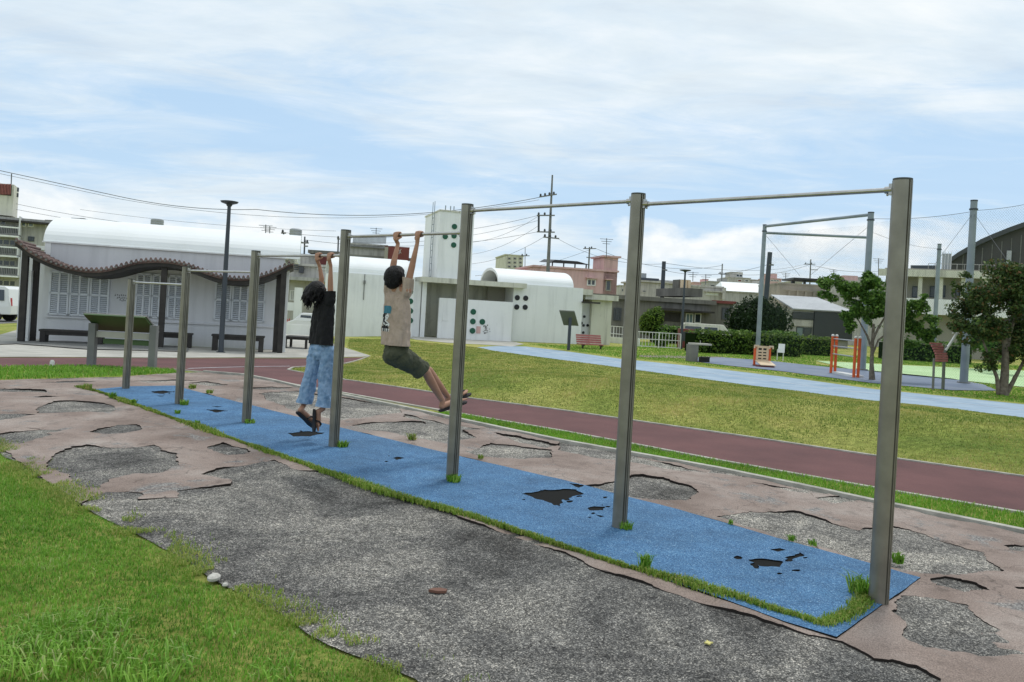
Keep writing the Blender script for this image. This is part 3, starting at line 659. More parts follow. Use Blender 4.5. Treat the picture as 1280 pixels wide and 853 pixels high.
# single tufts
TU = [((806,716),.035,60,.13,'thin grass tuft sprouting from the near mat edge midway along'),((1122,710),.03,70,.11,'grass tuft behind the nearest post'),((1074,748),.06,150,.15,'long grass tuft hugging the left foot of the nearest post'),
      ((781,666),.05,70,.08,'small weed at the right foot of the second nearest post'),((567,606),.06,130,.09,'leafy weed clump at the foot of the third nearest post'),((427,562),.06,110,.09,'low weed at the foot of the post beside the denim trousers'),
      ((312,532),.06,80,.07,'weed at the foot of the fifth nearest post'),((230,509),.055,80,.10,'weed at the foot of the second farthest post'),((515,553),.04,50,.11,'yellowish tuft on the far mat edge below the boy'),
      ((600,577),.03,30,.06,'pale tuft on the far mat edge right of the third nearest post'),((990,681),.03,40,.06,'tuft on the far mat edge beside the gravel patch'),((1016,687),.03,30,.06,'sparse tuft on the far mat edge near the last post'),((913,660),.02,25,.05,'tiny tuft on the far mat edge in the middle bay'),
      ((167,508),.035,50,.10,'bright tuft on the near mat edge left of the far posts'),((108,489),.06,70,.12,'yellow green tuft at the far left mat corner'),((141,500),.05,60,.11,'grass tuft between the mat corner and the farthest post'),((240,488),.05,50,.10,'pale tuft behind the second farthest post'),((262,494),.05,40,.08,'thin dry tuft on the far mat edge between the far posts'),((222,520),.03,40,.07,'short tuft on the near mat edge below the second farthest post'),((246,533),.03,35,.06,'small tuft on the near mat edge left of the fifth post')]
for px, rad, cnt, h, lab in TU:
    c = G(*px); dd = c.y; a = RNG.uniform(0, 2*np.pi, cnt); r = rad*np.sqrt(RNG.uniform(0, 1, cnt)); p = np.stack([c.x+np.cos(a)*r, c.y+np.sin(a)*r], 1)
    o = blades('grass_tuft', p, Tz(p)+.035, RNG.uniform(.45, 1, cnt)*h, np.full(cnt, .004+.0009*dd), .95, 'blade_edge' if 'yellow' in lab or 'pale' in lab or 'dry' in lab else 'blade_strip', RNG.uniform(0, 1, cnt), kind=None)
    tag(o, lab, 'grass tuft', 'weeds and tufts round the mat')
# litter
def flat(name, px, pts, h, matn, lab, cat, group=None):
    c = G(*px); mb = MB(); mb.prism([(c.x+x, c.y+y) for x, y in pts], c.z+.017, c.z+.019+h); o = mb.build(name, matn); tag(o, lab, cat, group)
flat('fallen_leaf', (885,809), [(-.02,0),(-.006,.012),(0,.03),(.008,.012),(.026,.006),(.01,-.006),(.004,-.022),(-.008,-.01)], .004, 'leaf_yellow', 'small pale yellow fallen leaf lying on the dark asphalt near the front', 'leaf')
flat('fallen_leaf', (547,744), [(-.05,-.01),(-.03,.02),(.01,.03),(.05,.015),(.045,-.015),(.0,-.025)], .012, 'leaf_brown', 'curled brown fragment lying on the worn asphalt', 'debris')
c = G(267,729); mb = MB(); mb.ell((c.x, c.y, .03), (.035, .05, .02), 10); tag(mb.build('stone', 'stone_pale'), 'pale stone at the edge of the lawn', 'stone')
c = G(281,737); mb = MB(); mb.ell((c.x, c.y, .025), (.016, .02, .012), 8); tag(mb.build('stone', 'stone_pale'), 'tiny grey stone just right of the pale lawn stone', 'stone')
c = G(65,458); mb = MB(); mb.box((c.x, c.y, c.z+.04), (.06,.06,.10)); mb.box((c.x, c.y, c.z+.10), (.045,.045,.03)); tag(mb.build('marker_post', 'paint_white'), 'short white marker at the edge of the running track', 'marker')
# ================================================================== pull-up bars
B7 = Vector((2.11, 4.54)); base_px = [(1097.8,757.5),(774.1,662.5),(565.2,603),(417.3,560.5),(307.8,530.5),(223.4,507.5),(157.1,488)]
g0, g6 = G(*base_px[0]), G(*base_px[6])
POST = [Vector(((g0*(1-k/6)+g6*k/6).x, (g0*(1-k/6)+g6*k/6).y)) for k in range(7)]
for k in range(7):
    q = G(*base_px[k]); POST[k] = POST[k]*.35 + Vector((q.x, q.y))*.65
PH = [2.457, 2.478, 2.485, 2.30, 2.09, 1.885, 1.685]; BH = [2.408, 2.435, 2.24, 2.04, 1.84, 1.645]
dirP = (POST[6]-POST[0]).normalized(); E3 = Vector((-dirP.x, -dirP.y, 0)); Fw = Vector((-E3.y, E3.x, 0))
if Fw.y < 0: Fw = -Fw
PL = ['rightmost and nearest tall metal post of the bar row','second post from the right in the bar row, tall','third post from the right, just past the hanging boy\'s feet','middle post with stepped down top beside the child in black','fifth post from the right in the bar row','second farthest post, short, in front of the tiled pavilion','farthest and shortest post at the left end of the blue mat']
def post(k):
    c = POST[k]; h = PH[k]; rt = thing('bar_post', PL[k], 'post', (c.x, c.y, 0), 'posts of the stepped pull-up bars')
    pr = []
    for a in np.arange(0, 360, 3.0):
        aa = (a+90) % 180 - 90; r = .0545; aa = abs(aa)
        if 9 <= aa <= 15 or 27 <= aa <= 33: r = .041
        x, y = r*math.cos(R(a)), r*math.sin(R(a)); pr.append((c.x + E3.x*x + Fw.x*y, c.y + E3.y*x + Fw.y*y))
    mb = MB(); mb.prism(pr, -.1, h); mb.build('column', 'post_metal', rt)
    mb = MB(); mb.tube([(c.x, c.y, h+.0005), (c.x, c.y, h+.012)], .0535, 24); mb.build('cap', 'cap_dark', rt)
    for s in (-1, 1):
        hs = [BH[k-1]] if s == 1 else ([BH[k]] if k < 6 else [])
        if s == 1 and k == 0: hs = []
        for hb in hs:
            q = Vector((c.x, c.y, hb)) + E3*(s*.059); mb = MB(); mb.bar(q - Vector((0,0,.03)), q + Vector((0,0,.035)), .03, .022, up=E3)
            mb.tube([q - E3*s*.005, q + E3*(s*.035)], .021, 12); mb.ell(q + E3*(s*.02) - Vector((0,0,.028)), (.008,.008,.008), 8); mb.build('bracket', 'steel', rt)
    return rt
for k in range(7): post(k)
BL = ['high bar between the two nearest posts','high bar spanning the second and third nearest posts','bar the boy in the tan shirt hangs from','bar the child in black hangs from','lower bar just left of the child in black','lowest bar between the two farthest posts']
for k in range(6):
    a, b_ = POST[k], POST[k+1]; z = BH[k]; A = Vector((a.x, a.y, z)) - E3*.06; B = Vector((b_.x, b_.y, z)) + E3*.06
    mb = MB(); mb.tube([A, B], .0145, 16); tag(mb.build('pull_up_bar', 'steel', smooth=True), 'round steel '+BL[k], 'bar', 'horizontal bars of the pull-up row')
DBG = False
# ================================================================== the two children hanging from the bars
def remesh(name, shapes, vox, matn, parent=None, smooth_it=3, wr=0.0, wfreq=18.0, squash=None, origin=None, wdir=None, cuts=()):
    mb = MB()
    for s_ in shapes:
        if s_[0] == 'c': mb.capsule(s_[1], s_[2], s_[3], s_[4], 16)
        else: mb.ell(s_[1], s_[2], 20, s_[3] if len(s_) > 3 else None)
    me = bpy.data.meshes.new('tmp'); me.from_pydata(mb.v, [], mb.f); ob = bpy.data.objects.new('tmp', me); COL.objects.link(ob)
    r = ob.modifiers.new('r', 'REMESH'); r.mode = 'VOXEL'; r.voxel_size = vox
    sm = ob.modifiers.new('s', 'SMOOTH'); sm.factor = .5; sm.iterations = smooth_it
    bpy.context.view_layer.update(); dg = bpy.context.evaluated_depsgraph_get(); m2 = bpy.data.meshes.new_from_object(ob.evaluated_get(dg))
    bpy.data.objects.remove(ob); bpy.data.meshes.remove(me)
    for (cp, cn, rad) in cuts:      # open a hem: drop what lies beyond the plane
        bm = bmesh.new(); bm.from_mesh(m2)
        near = list(bm.verts)+list(bm.edges)+list(bm.faces)
        bmesh.ops.bisect_plane(bm, geom=near, plane_co=cp, plane_no=cn, clear_outer=True); bm.to_mesh(m2); bm.free()
    if wr:
        n_ = len(m2.vertices); nr = np.empty(n_*3, np.float32); m2.vertices.foreach_get('normal', nr); nr = nr.reshape(-1, 3); co_ = np.empty(n_*3, np.float32); m2.vertices.foreach_get('co', co_); co_ = co_.reshape(-1, 3)
        for i in range(n_):
            c = Vector(co_[i]); q = Vector((c.x*wfreq, c.y*wfreq, c.z*wfreq*.45)) if wdir is None else Vector((c.dot(wdir[0])*wfreq, c.dot(wdir[1])*wfreq, c.dot(wdir[2])*wfreq*.3))
            co_[i] += nr[i]*(wr*(noise.noise(q) + .5*noise.noise(q*2.3) + .3*noise.noise(q*4.7)))
        m2.vertices.foreach_set('co', co_.ravel())
    o0 = ORG[parent.name] if parent is not None else Vector(origin)
    m2.transform(Matrix.Translation(-o0)); m2.materials.clear(); m2.materials.append(MATS[matn]); m2.polygons.foreach_set('use_smooth', [True]*len(m2.polygons)); m2.name = name
    o = bpy.data.objects.new(name, m2); COL.objects.link(o)
    if parent is not None: o.parent = parent
    else: o.location = o0
    ORG[o.name] = o0; return o
def onbar(k, u):
    a, b_ = POST[k], POST[k+1]; best = None
    for i in range(401):
        t = i/400; p = Vector((a.x+(b_.x-a.x)*t, a.y+(b_.y-a.y)*t)); X, Y = p.x, p.y; Z = BH[k]-EYE
        du = (X*CR + Z*SR)/Y*F; uu = CX + du
        if best is None or abs(uu-u) < best[0]: best = (abs(uu-u), Vector((p.x, p.y, BH[k])))
    return best[1]
def jnt(u, v, C, eo):
    a, b_ = ray(u, v); d = Vector((a, 1, b_)); o = Vector((0, 0, EYE)); t = (C.dot(E3) + eo - o.dot(E3))/d.dot(E3); return o + d*t
def fist(H, wrist, s):
    """hand closed over the bar at H; s=+1 the right hand (towards E3)"""
    Z = Vector((0, 0, 1)); L = lambda e, f, z: H + E3*e + Fw*f + Z*z
    sh = [('c', wrist, .0195, L(0, -.022, -.045), .021), ('e', L(0, -.024, -.028), (.036, .014, .036), (E3, Fw, Z))]
    for i, e in enumerate((-.030, -.010, .010, .030)):
        ln = (.9, 1.0, .97, .82)[i if s == 1 else 3-i]; r = .0092
        q = [L(e, -.026, -.008), L(e, -.018, .022*ln), L(e, .008, .0285*ln), L(e, .0275, .008), L(e, .020, -.018*ln), L(e*.95, .004, -.025*ln)]
        for j in range(5): sh.append(('c', q[j], r*(1-.04*j), q[j+1], r*(1-.04*(j+1))))
    th = [L(-s*.022, -.024, -.050), L(-s*.040, -.014, -.034), L(-s*.040, .004, -.026), L(-s*.034, .020, -.020)]
    for j, r in enumerate((.0125, .0108, .0098)): sh.append(('c', th[j], r, th[j+1], r*.93))
    return sh
def foot(heel, toe, up, side):
    """bare foot from heel to toe; up = instep direction"""
    f = (toe-heel).normalized(); up = (up - f*up.dot(f)).normalized(); sd = f.cross(up).normalized(); L = (toe-heel).length
    sh = [('c', heel, .030, heel + f*L*.45 + up*.006, .028), ('c', heel + f*L*.4, .027, heel + f*L*.74, .025), ('e', heel + f*L*.72, (L*.2, .040, .017), (f, sd, up))]
    for i, e in enumerate((-.030, -.015, 0, .013, .025)):
        k = (1.0, .98, .94, .89, .83)[i if side > 0 else 4-i]; r = (.0115, .0085, .008, .0075, .007)[i if side > 0 else 4-i]
        a = heel + f*L*.76 + sd*e*.9; sh.append(('c', a, r, heel + f*(L*k) + sd*e - up*.004, r*.9))
    return sh, f, sd, up, L
def sandal(name, heel, f, sd, up, L, parent):
    mb = MB(); bot = -.034; pr = []
    prof = [(-.035,.0),(-.03,.020),(-.01,.028),(.05,.030),(.45*L,.028),(.75*L,.042),(.95*L,.036),(1.05*L,.015),(1.06*L,-.01),(.97*L,-.034),(.75*L,-.042),(.45*L,-.028),(.05,-.030),(-.01,-.028),(-.03,-.02)]
    vs = [heel + f*x + sd*y + up*(bot-.016) for x, y in prof] + [heel + f*x + sd*y + up*bot for x, y in prof]; n = len(prof)
    mb.add(vs, [(i, (i+1) % n, n+(i+1) % n, n+i) for i in range(n)] + [tuple(range(n-1, -1, -1)), tuple(range(n, 2*n))]); s_ = mb.build(name, 'sandal', parent)
    mb = MB(); t0 = heel + f*L*.80 + up*.022
    for q in (-1, 1):
        mb.tube([heel + f*L*.42 + sd*q*.034 + up*bot, heel + f*L*.52 + sd*q*.031 + up*.012, heel + f*L*.66 + sd*q*.016 + up*.032, t0], [.0085]*4, 8)
    mb.tube([t0, heel + f*L*.84 + up*bot], .005, 6); mb.build('strap', 'sandal', parent)
# -------- boy
HR, HL = onbar(2, 524.5), onbar(2, 497); C = (HR+HL)/2
J = lambda u, v, e: jnt(u, v, C, e)
eR = (HR-C).dot(E3)
Wr, Wl = J(521.5, 304.5, eR), J(497.5, 305, -eR)
Er, El = J(515.5, 331, .15), J(492.5, 327, -.13)
Sr, Sl = J(508.5, 361, .135), J(487, 360, -.135)
neck = J(496, 364, 0); head = J(494.5, 347, 0)
Hr, Hl = J(505.5, 446, .075), J(491, 444, -.075)
Kr, Kl = J(533, 466, .085), J(536, 464, -.07)
Ar, Al = J(553, 501, .08), J(560, 496, -.06)
Heel_r, Toe_r = J(552, 508, .08), J(581, 498, .09)
Heel_l, Toe_l = J(560, 501, -.06), J(586, 488, -.06)
chest = J(495.5, 385, 0); waist = J(493.5, 424, 0); pel = J(495.5, 440, 0)
if DBG: print([round((a-b_).length, 3) for a, b_ in ((Wr, Er), (Er, Sr), (Wl, El), (El, Sl), (Sr, Hr), (Hr, Kr), (Kr, Ar), (Hl, Kl), (Kl, Al), (Heel_r, Toe_r), (head, neck))])
Zv = Vector((0, 0, 1))
boy = thing('person', 'boy in tan printed t-shirt and olive shorts hanging from a bar, legs swung forward', 'child', (C.x, C.y, 0))
tor = (Sr+Sl)/2
up_t = (tor-waist).normalized(); ft = E3.cross(up_t); ft = ft if ft.dot(Fw) > 0 else -ft
face = (Fw*.97 + Zv*.18).normalized(); hu = (Zv - face*Zv.dot(face)).normalized()
def headshapes(head, face, hu, k=1.0):
    s_ = [('e', head + face*.002, (.070*k, .088*k, .098*k), (E3, face, hu)), ('e', head + face*.045*k - hu*.055*k, (.045*k, .040*k, .042*k), (E3, face, hu)),
          ('c', head + face*.082*k + hu*.004, .008, head + face*.102*k - hu*.024*k, .011), ('c', head + face*.078*k - hu*.047*k - E3*.015, .007, head + face*.078*k - hu*.047*k + E3*.015, .007)]
    for q in (-1, 1): s_.append(('e', head + E3*q*.074*k - hu*.008 + face*.006, (.010, .020, .030), (E3, face, hu)))
    return s_
def eyes(head, face, hu, par, k=1.0):
    for q in (-1, 1):
        mb = MB(); c_ = head + face*.078*k + E3*q*.030*k + hu*.002; mb.ell(c_, (.0125, .008, .0085), 12, (E3, face, hu)); mb.cur = 1; mb.ell(c_ + face*.005, (.006, .0045, .0065), 10, (E3, face, hu))
        mb.build('eye', ['eye_white', 'hair'], par, smooth=True)
fr, f1, s1, u1, L1 = foot(Heel_r, Toe_r, Kr-Heel_r, -1); fl, f2, s2, u2, L2 = foot(Heel_l, Toe_l, Kl-Heel_l, 1)
sh = headshapes(head, face, hu) + [('c', neck - up_t*.03, .046, head - hu*.05 - face*.01, .043)]
sh += [('c', Sr, .036, Er, .031), ('c', Er, .030, Wr, .019), ('c', Sl, .036, El, .031), ('c', El, .030, Wl, .019)] + fist(HR, Wr, 1) + fist(HL, Wl, -1)
sh += [('e', chest, (.125, .075, .15), (E3, ft, up_t)), ('e', waist, (.105, .07, .13), (E3, ft, up_t)), ('e', pel, (.115, .085, .09), (E3, ft, up_t)), ('c', Sr - up_t*.02, .045, Sl - up_t*.02, .045)]
for h_, k_, a_, hl_ in ((Hr, Kr, Ar, Heel_r), (Hl, Kl, Al, Heel_l)):
    sh += [('c', h_, .066, k_, .046), ('c', k_, .046, k_.lerp(a_, .35) - ft*.008, .046), ('c', k_.lerp(a_, .35) - ft*.008, .045, a_, .027), ('c', a_, .027, hl_, .028)]
remesh('body', sh + fr + fl, .0042, 'skin', boy, 3)
eyes(head, face, hu, boy)
def hair_short(head, face, hu, par, k=1.0):
    c_ = head - face*.012 + hu*.012; s_ = [('e', c_, (.092*k, .104*k, .104*k), (E3, face, hu)), ('e', c_ - face*.03 - hu*.045, (.080*k, .072*k, .075*k), (E3, face, hu)), ('e', c_ + face*.03 + hu*.04, (.075*k, .075*k, .06*k), (E3, face, hu))]
    for i in range(90):
        a = random.uniform(0, 2*math.pi); el = random.uniform(-.5, 1.3); d = (E3*math.cos(a)*math.cos(el) + face*math.sin(a)*math.cos(el) + hu*math.sin(el)).normalized()
        if d.dot(face) > .35 and el < .35: continue
        p0 = c_ + E3*d.dot(E3)*.088*k + face*d.dot(face)*.098*k + hu*d.dot(hu)*.098*k
        p1 = p0 + d*.008 - hu*random.uniform(.02, .05) + E3*random.uniform(-.012, .012); s_.append(('c', p0, .0085, p1, .004))
    return remesh('hair', s_, .005, 'hair', par, 1, .003, 60)
hair_short(head, face, hu, boy)
# t-shirt
hemz = .045
def tube_shirt(Sr, Sl, Er, El, chest, waist, neck, up_t, ft, wd, sl, dx=0.0):
    bot = waist - up_t*.06; r = .092; sh = []
    for e in (-1, -.33, .33, 1):
        top = chest + E3*(e*(wd-.01)) + up_t*(.075 if abs(e) > .5 else .085); sh.append(('c', top, .074 if abs(e) > .5 else .082, bot + E3*(e*wd + dx), r if abs(e) < .5 else .086))
    sh += [('c', Sr - up_t*.035, .052, Sl - up_t*.035, .052), ('c', Sr - up_t*.055 - E3*.01, .055, Sr.lerp(Er, sl), .054), ('c', Sl - up_t*.055 + E3*.01, .055, Sl.lerp(El, sl), .054), ('c', neck - up_t*.05, .07, neck - up_t*.02, .05)]
    cuts = [(waist - up_t*.058, -up_t, 1), (Sr.lerp(Er, sl-.02), (Er-Sr).normalized(), 1)]
    return sh, cuts
shirt, cuts_ = tube_shirt(Sr, Sl, Er, El, chest, waist, neck, up_t, ft, .092, .44, .014)
tee = remesh('t_shirt', shirt, .006, 'tee_tan', boy, 8, .022, 14, wdir=(E3, ft, (up_t + E3*.6).normalized()), cuts=cuts_)
# shorts, each leg a wide tube over the thigh
def shorts_leg(h_, k_, a, b_): return [('c', h_, a, h_.lerp(k_, .6), b_), ('c', h_.lerp(k_, .5), b_, h_.lerp(k_, .92), b_*1.10), ('c', h_.lerp(k_, .5) - Zv*.02, b_*.9, h_.lerp(k_, .90) - Zv*.03, b_)]
tdir = ((Kr-Hr)+(Kl-Hl)).normalized(); tcut = (tdir*.85 - Zv*.25).normalized()
remesh('shorts', [('e', pel, (.145, .112, .095), (E3, ft, up_t)), ('e', pel + up_t*.045, (.138, .104, .05), (E3, ft, up_t))] + shorts_leg(Hr - up_t*.01, Kr, .094, .088) + shorts_leg(Hl - up_t*.01, Kl, .094, .088)
       + [('c', pel - ft*.045 - up_t*.02, .08, Hr.lerp(Kr, .55) - up_t*.035, .075)], .006, 'shorts_olive', boy, 4, .014, 14, cuts=[(Hr.lerp(Kr, .80), tcut, 1)])
sandal('sandal', Heel_r, f1, s1, u1, L1, boy); sandal('sandal', Heel_l, f2, s2, u2, L2, boy)
# printed picture on the back of the t-shirt, laid onto the cloth
from mathutils.bvhtree import BVHTree
def decal(par, obj, c_, ax, ay, back, w_, h_, nx_, ny_, fn, mats, name):
    bv = BVHTree.FromObject(obj, bpy.context.evaluated_depsgraph_get()); o0 = ORG[par.name]; vs_ = []; hit = {}
    for j in range(ny_+1):
        for i in range(nx_+1):
            p = c_ + ax*((i/nx_-.5)*w_) + ay*((.5-j/ny_)*h_) + back*.4; r = bv.ray_cast(p - o0, -back)
            if r[0] is not None: hit[(i, j)] = len(vs_); vs_.append(r[0] + o0 + r[1]*.002)
    by = [MB() for _ in mats]
    for j in range(ny_):
        for i in range(nx_):
            k = fn((i+.5)/nx_, (j+.5)/ny_); q = [(i, j), (i, j+1), (i+1, j+1), (i+1, j)]
            if k is None or any(x not in hit for x in q): continue
            by[k].add([vs_[hit[x]] for x in q], [(0, 1, 2, 3)])
    mb = MB()
    for k, b2 in enumerate(by): mb.cur = k; mb.add(b2.v, b2.f)
    return mb.build(name, mats, par)
def pic(x, y):
    n_ = noise.noise(Vector((x*5, y*8, 3.3))); 
    if y < .30: return 0 if (abs(x-.5) < .46 - .35*max(0, y-.12) + n_*.06) else None
    cx = .47 + .06*math.sin(y*9)
    if y > .80: return (2 if (int(x*13) % 2 and y > .88) else 1) if abs(x-.45) < .42 + n_*.1 else None
    d = abs(x-cx); wid = .17 + .12*abs(math.sin(y*11))
    if d < wid: return 1 if noise.noise(Vector((x*9, y*11, 8.8))) < .18 else 2
    if d < wid + .10: return 2
    return None
decal(boy, tee, chest.lerp(waist, .36) - E3*.030, E3, up_t, (-ft*.97 - E3*.22).normalized(), .170, .245, 30, 44, pic, ['print_teal', 'print_black', 'print_white'], 'shirt_print')
# -------- child in black
HR, HL = onbar(3, 414), onbar(3, 398.5); C = (HR+HL)/2; eR = (HR-C).dot(E3)
Wr, Wl = J(413.5, 333, eR), J(399.5, 333, -eR)
Er, El = J(413, 350, .12), J(402, 348, -.10)
Sr, Sl = J(413, 371, .135), J(399, 368, -.13)
neck = J(404.5, 371, 0); head = J(401, 373, -.0)
Hr, Hl = J(409, 439, .08), J(396, 438, -.08)
Kr, Kl = J(407, 476, .095), J(387.5, 473, -.09)
Ar, Al = J(404, 511, .11), J(379.5, 507, -.12)
Heel_r, Toe_r = J(397.5, 515, .08), J(397, 538, .07)
Heel_l, Toe_l = J(375.5, 513, -.07), J(394, 530, -.10)
chest = J(404.5, 392, 0); waist = J(402, 424, 0); pel = J(402.5, 436, 0)
if DBG: print([round((a-b_).length, 3) for a, b_ in ((Wr, Er), (Er, Sr), (Wl, El), (El, Sl), (Sr, Hr), (Hr, Kr), (Kr, Ar), (Hl, Kl), (Kl, Al), (Heel_r, Toe_r), (Heel_l, Toe_l), (head, neck))])
girl = thing('person', 'child in black t-shirt and loose pale blue trousers hanging from the lower bar', 'child', (C.x, C.y, 0))
tor = (Sr+Sl)/2; up_t = (tor-waist).normalized(); ft = E3.cross(up_t); ft = ft if ft.dot(Fw) > 0 else -ft
neck = tor + up_t*.0; head = neck + up_t*.055 - ft*.085 - E3*.02
face = (Fw*.55 + Zv*.80).normalized(); hu = (Zv - face*Zv.dot(face)).normalized()
fr, f1, s1, u1, L1 = foot(Heel_r, Toe_r, Ar-Heel_r + Fw*.1, -1); fl, f2, s2, u2, L2 = foot(Heel_l, Toe_l, Al-Heel_l + Fw*.1, 1)
sh = headshapes(head, face, hu, .97) + [('c', neck - up_t*.03, .042, head, .045)]
sh += [('c', Sr, .034, Er, .028), ('c', Er, .028, Wr, .018), ('c', Sl, .034, El, .028), ('c', El, .028, Wl, .018)] + fist(HR, Wr, 1) + fist(HL, Wl, -1)
sh += [('e', chest, (.12, .075, .16), (E3, ft, up_t)), ('e', waist, (.105, .07, .13), (E3, ft, up_t)), ('e', pel, (.115, .085, .09), (E3, ft, up_t)), ('c', Sr - up_t*.02, .042, Sl - up_t*.02, .042)]
for h_, k_, a_, hl_ in ((Hr, Kr, Ar, Heel_r), (Hl, Kl, Al, Heel_l)):
    sh += [('c', h_, .066, k_, .046), ('c', k_, .045, a_, .027), ('c', a_, .027, hl_, .028)]
remesh('body', sh + fr + fl, .0045, 'skin', girl, 3)
eyes(head, face, hu, girl, .97)
hs = [('e', head - face*.01 + hu*.008, (.094, .104, .102), (E3, face, hu)), ('e', head - face*.04 - hu*.03, (.088, .075, .09), (E3, face, hu))]
for i in range(210):
    a = random.uniform(0, 2*math.pi); el = random.uniform(-.6, 1.2); d = (E3*math.cos(a)*math.cos(el) + face*math.sin(a)*math.cos(el) + hu*math.sin(el)).normalized()
    if d.dot(face) > .45: continue
    p0 = head + d*.088; ln = random.uniform(.05, .125); q = p0 - ft*ln*.35 - Zv*ln*.55 - E3*random.uniform(.0, .03) + d*.012; p2 = q - Zv*ln*.55 + Vector((random.uniform(-.02, .02), random.uniform(-.02, .02), 0)) - ft*.01
    hs += [('c', p0, .012, q, .009), ('c', q, .009, p2, .0045)]
remesh('hair', hs, .0055, 'hair', girl, 1, .003, 50)
shirt, cuts_ = tube_shirt(Sr, Sl, Er, El, chest, waist, neck, up_t, ft, .082, .34)
remesh('t_shirt', shirt, .006, 'tee_black', girl, 8, .014, 15, cuts=cuts_)
tl = [('e', pel, (.142, .108, .085), (E3, ft, up_t)), ('e', pel - up_t*.06, (.146, .108, .085), (E3, ft, up_t))]
for h_, k_, a_ in ((Hr, Kr, Ar), (Hl, Kl, Al)):
    tl += [('c', h_, .086, h_.lerp(k_, .5), .078), ('c', h_.lerp(k_, .5), .078, k_, .071), ('c', k_, .071, k_.lerp(a_, .72), .077), ('c', k_.lerp(a_, .6), .077, a_, .082)]
hem = Kr.lerp(Ar, .93).lerp(Kl.lerp(Al, .93), .5)
remesh('trousers', tl, .006, 'denim', girl, 3, .020, 15, cuts=[(hem, ((Ar-Kr)+(Al-Kl)).normalized(), 1)])
sandal('sandal', Heel_r, f1, s1, u1, L1, girl); sandal('sandal', Heel_l, f2, s2, u2, L2, girl)
# ================================================================== background helpers
def fac(u, v, th): 
    q = G(u, v); return Pl((q.x, q.y), th)
def facY(u, Y, th):
    a, _ = ray(u, 400); return Pl((a*Y, Y), th)
def window(pl, par, s0, s1, z0, z1, n, fm='paint_white', gm='glass', bars=1, name='window', t=.06):
    mb = MB()
    for (a, b_, c_, d_) in ((s0, s1, z0, z0+t), (s0, s1, z1-t, z1), (s0, s0+t, z0+t, z1-t), (s1-t, s1, z0+t, z1-t)): pl.box(mb, a, b_, n-.07, n-.003, c_, d_)
    for i in range(bars):
        x = s0 + (s1-s0)*(i+1)/(bars+1); pl.box(mb, x-t/2, x+t/2, n-.06, n-.003, z0+t, z1-t)
    f = mb.build(name, fm, par); mb = MB(); pl.box(mb, s0+t, s1-t, n-.03, n-.005, z0+t, z1-t); mb.build('pane', gm, f); return f
def pwin(pl, par, u0, v0, u1, v1, off=0.0, **kw):
    s0 = pl.sz(u0, (v0+v1)/2, off)[0]; s1 = pl.sz(u1, (v0+v1)/2, off)[0]; z1 = pl.sz((u0+u1)/2, v0, off)[1]; z0 = pl.sz((u0+u1)/2, v1, off)[1]
    return window(pl, par, s0, s1, z0, z1, off, **kw)
def part(name, m_, par, fn):
    mb = MB(); fn(mb); return mb.build(name, m_, par)
def root(name, lab, cat, pl, s, z=-.4, group=None, n=0): 
    q = pl.pt(s, n, z); return thing(name, lab, cat, q, group)
def vault(mb, pl, s0, s1, n0, n1, z0, rise, t=.15, seg=24, s0f=None):
    """barrel roof shell, axis along the facade"""
    nc, rn = (n0+n1)/2, (n1-n0)/2; A = []; 
    for k in range(seg+1):
        a = math.pi*k/seg; A.append((nc - rn*math.cos(a), z0 + rise*math.sin(a), nc - (rn-t)*math.cos(a), z0 + (rise-t)*math.sin(a)))
    vs = []; fs = []
    for x in (s0, s1):
        for (a, b_, c_, d_) in A: vs.append(pl.pt(x, a, b_)); vs.append(pl.pt(x, c_, d_))
    m_ = 2*(seg+1)
    for k in range(seg):
        i = 2*k; fs += [(i, i+2, m_+i+2, m_+i), (i+1, m_+i+1, m_+i+3, i+3), (i, i+1, i+3, i+2), (m_+i, m_+i+2, m_+i+3, m_+i+1)]
    mb.add(vs, fs)
def vaultcap(mb, pl, s, n0, n1, z0, rise, seg=20, th=.12):
    nc, rn = (n0+n1)/2, (n1-n0)/2; pr = [(nc - rn*math.cos(math.pi*k/seg), z0 + rise*math.sin(math.pi*k/seg)) for k in range(seg+1)]
    n = len(pr); vs = [pl.pt(s, a, b_) for a, b_ in pr] + [pl.pt(s+th, a, b_) for a, b_ in pr]
    mb.add(vs, [(i, (i+1) % n, n+(i+1) % n, n+i) for i in range(n)] + [tuple(range(n-1, -1, -1)), tuple(range(n, 2*n))])
def disc(mb, pl, s, z, n, r, t=.04, seg=20):
    mb.tube([pl.pt(s, n, z), pl.pt(s, n-t, z)], r, seg)
# ================================================================== tiled pavilion on the left
pl = fac(82, 427, 15); S = lambda u, v, off=0.0: pl.sz(u, v, off)
zt = S(140, 309)[1]; sL = S(52, 400)[0]; sR = S(352, 400)[0]
pv = root('pavilion', 'long low white pavilion with white vaulted roof and wavy red tile canopy', 'building', pl, 0)
part('wall', 'wall_gray', pv, lambda mb: (pl.box(mb, sL, sR, 0, 4.4, -1.6, zt), pl.box(mb, sL-.9, sL-.003, .6, 4.2, -1.6, zt-.25)))
part('wall_trim', 'white_wall', pv, lambda mb: (pl.box(mb, sL-.02, sL+.16, -.03, -.003, S(52, 322)[1], zt), pl.box(mb, sL-.95, sL-.03, .5, 4.3, zt-.24, zt-.10), pl.box(mb, sL-.1, sR+.1, -.06, .35, zt+.003, zt+.05)))
rise = 1.0
r_ = part('roof', 'roof_white', pv, lambda mb: vault(mb, pl, sL-.1, sR+.5, .05, 4.6, zt+.02, rise))
for x_ in (sL, sR+.3): part('gable', 'roof_white', r_, lambda mb: vaultcap(mb, pl, x_, .2, 4.4, zt+.02, rise-.16))
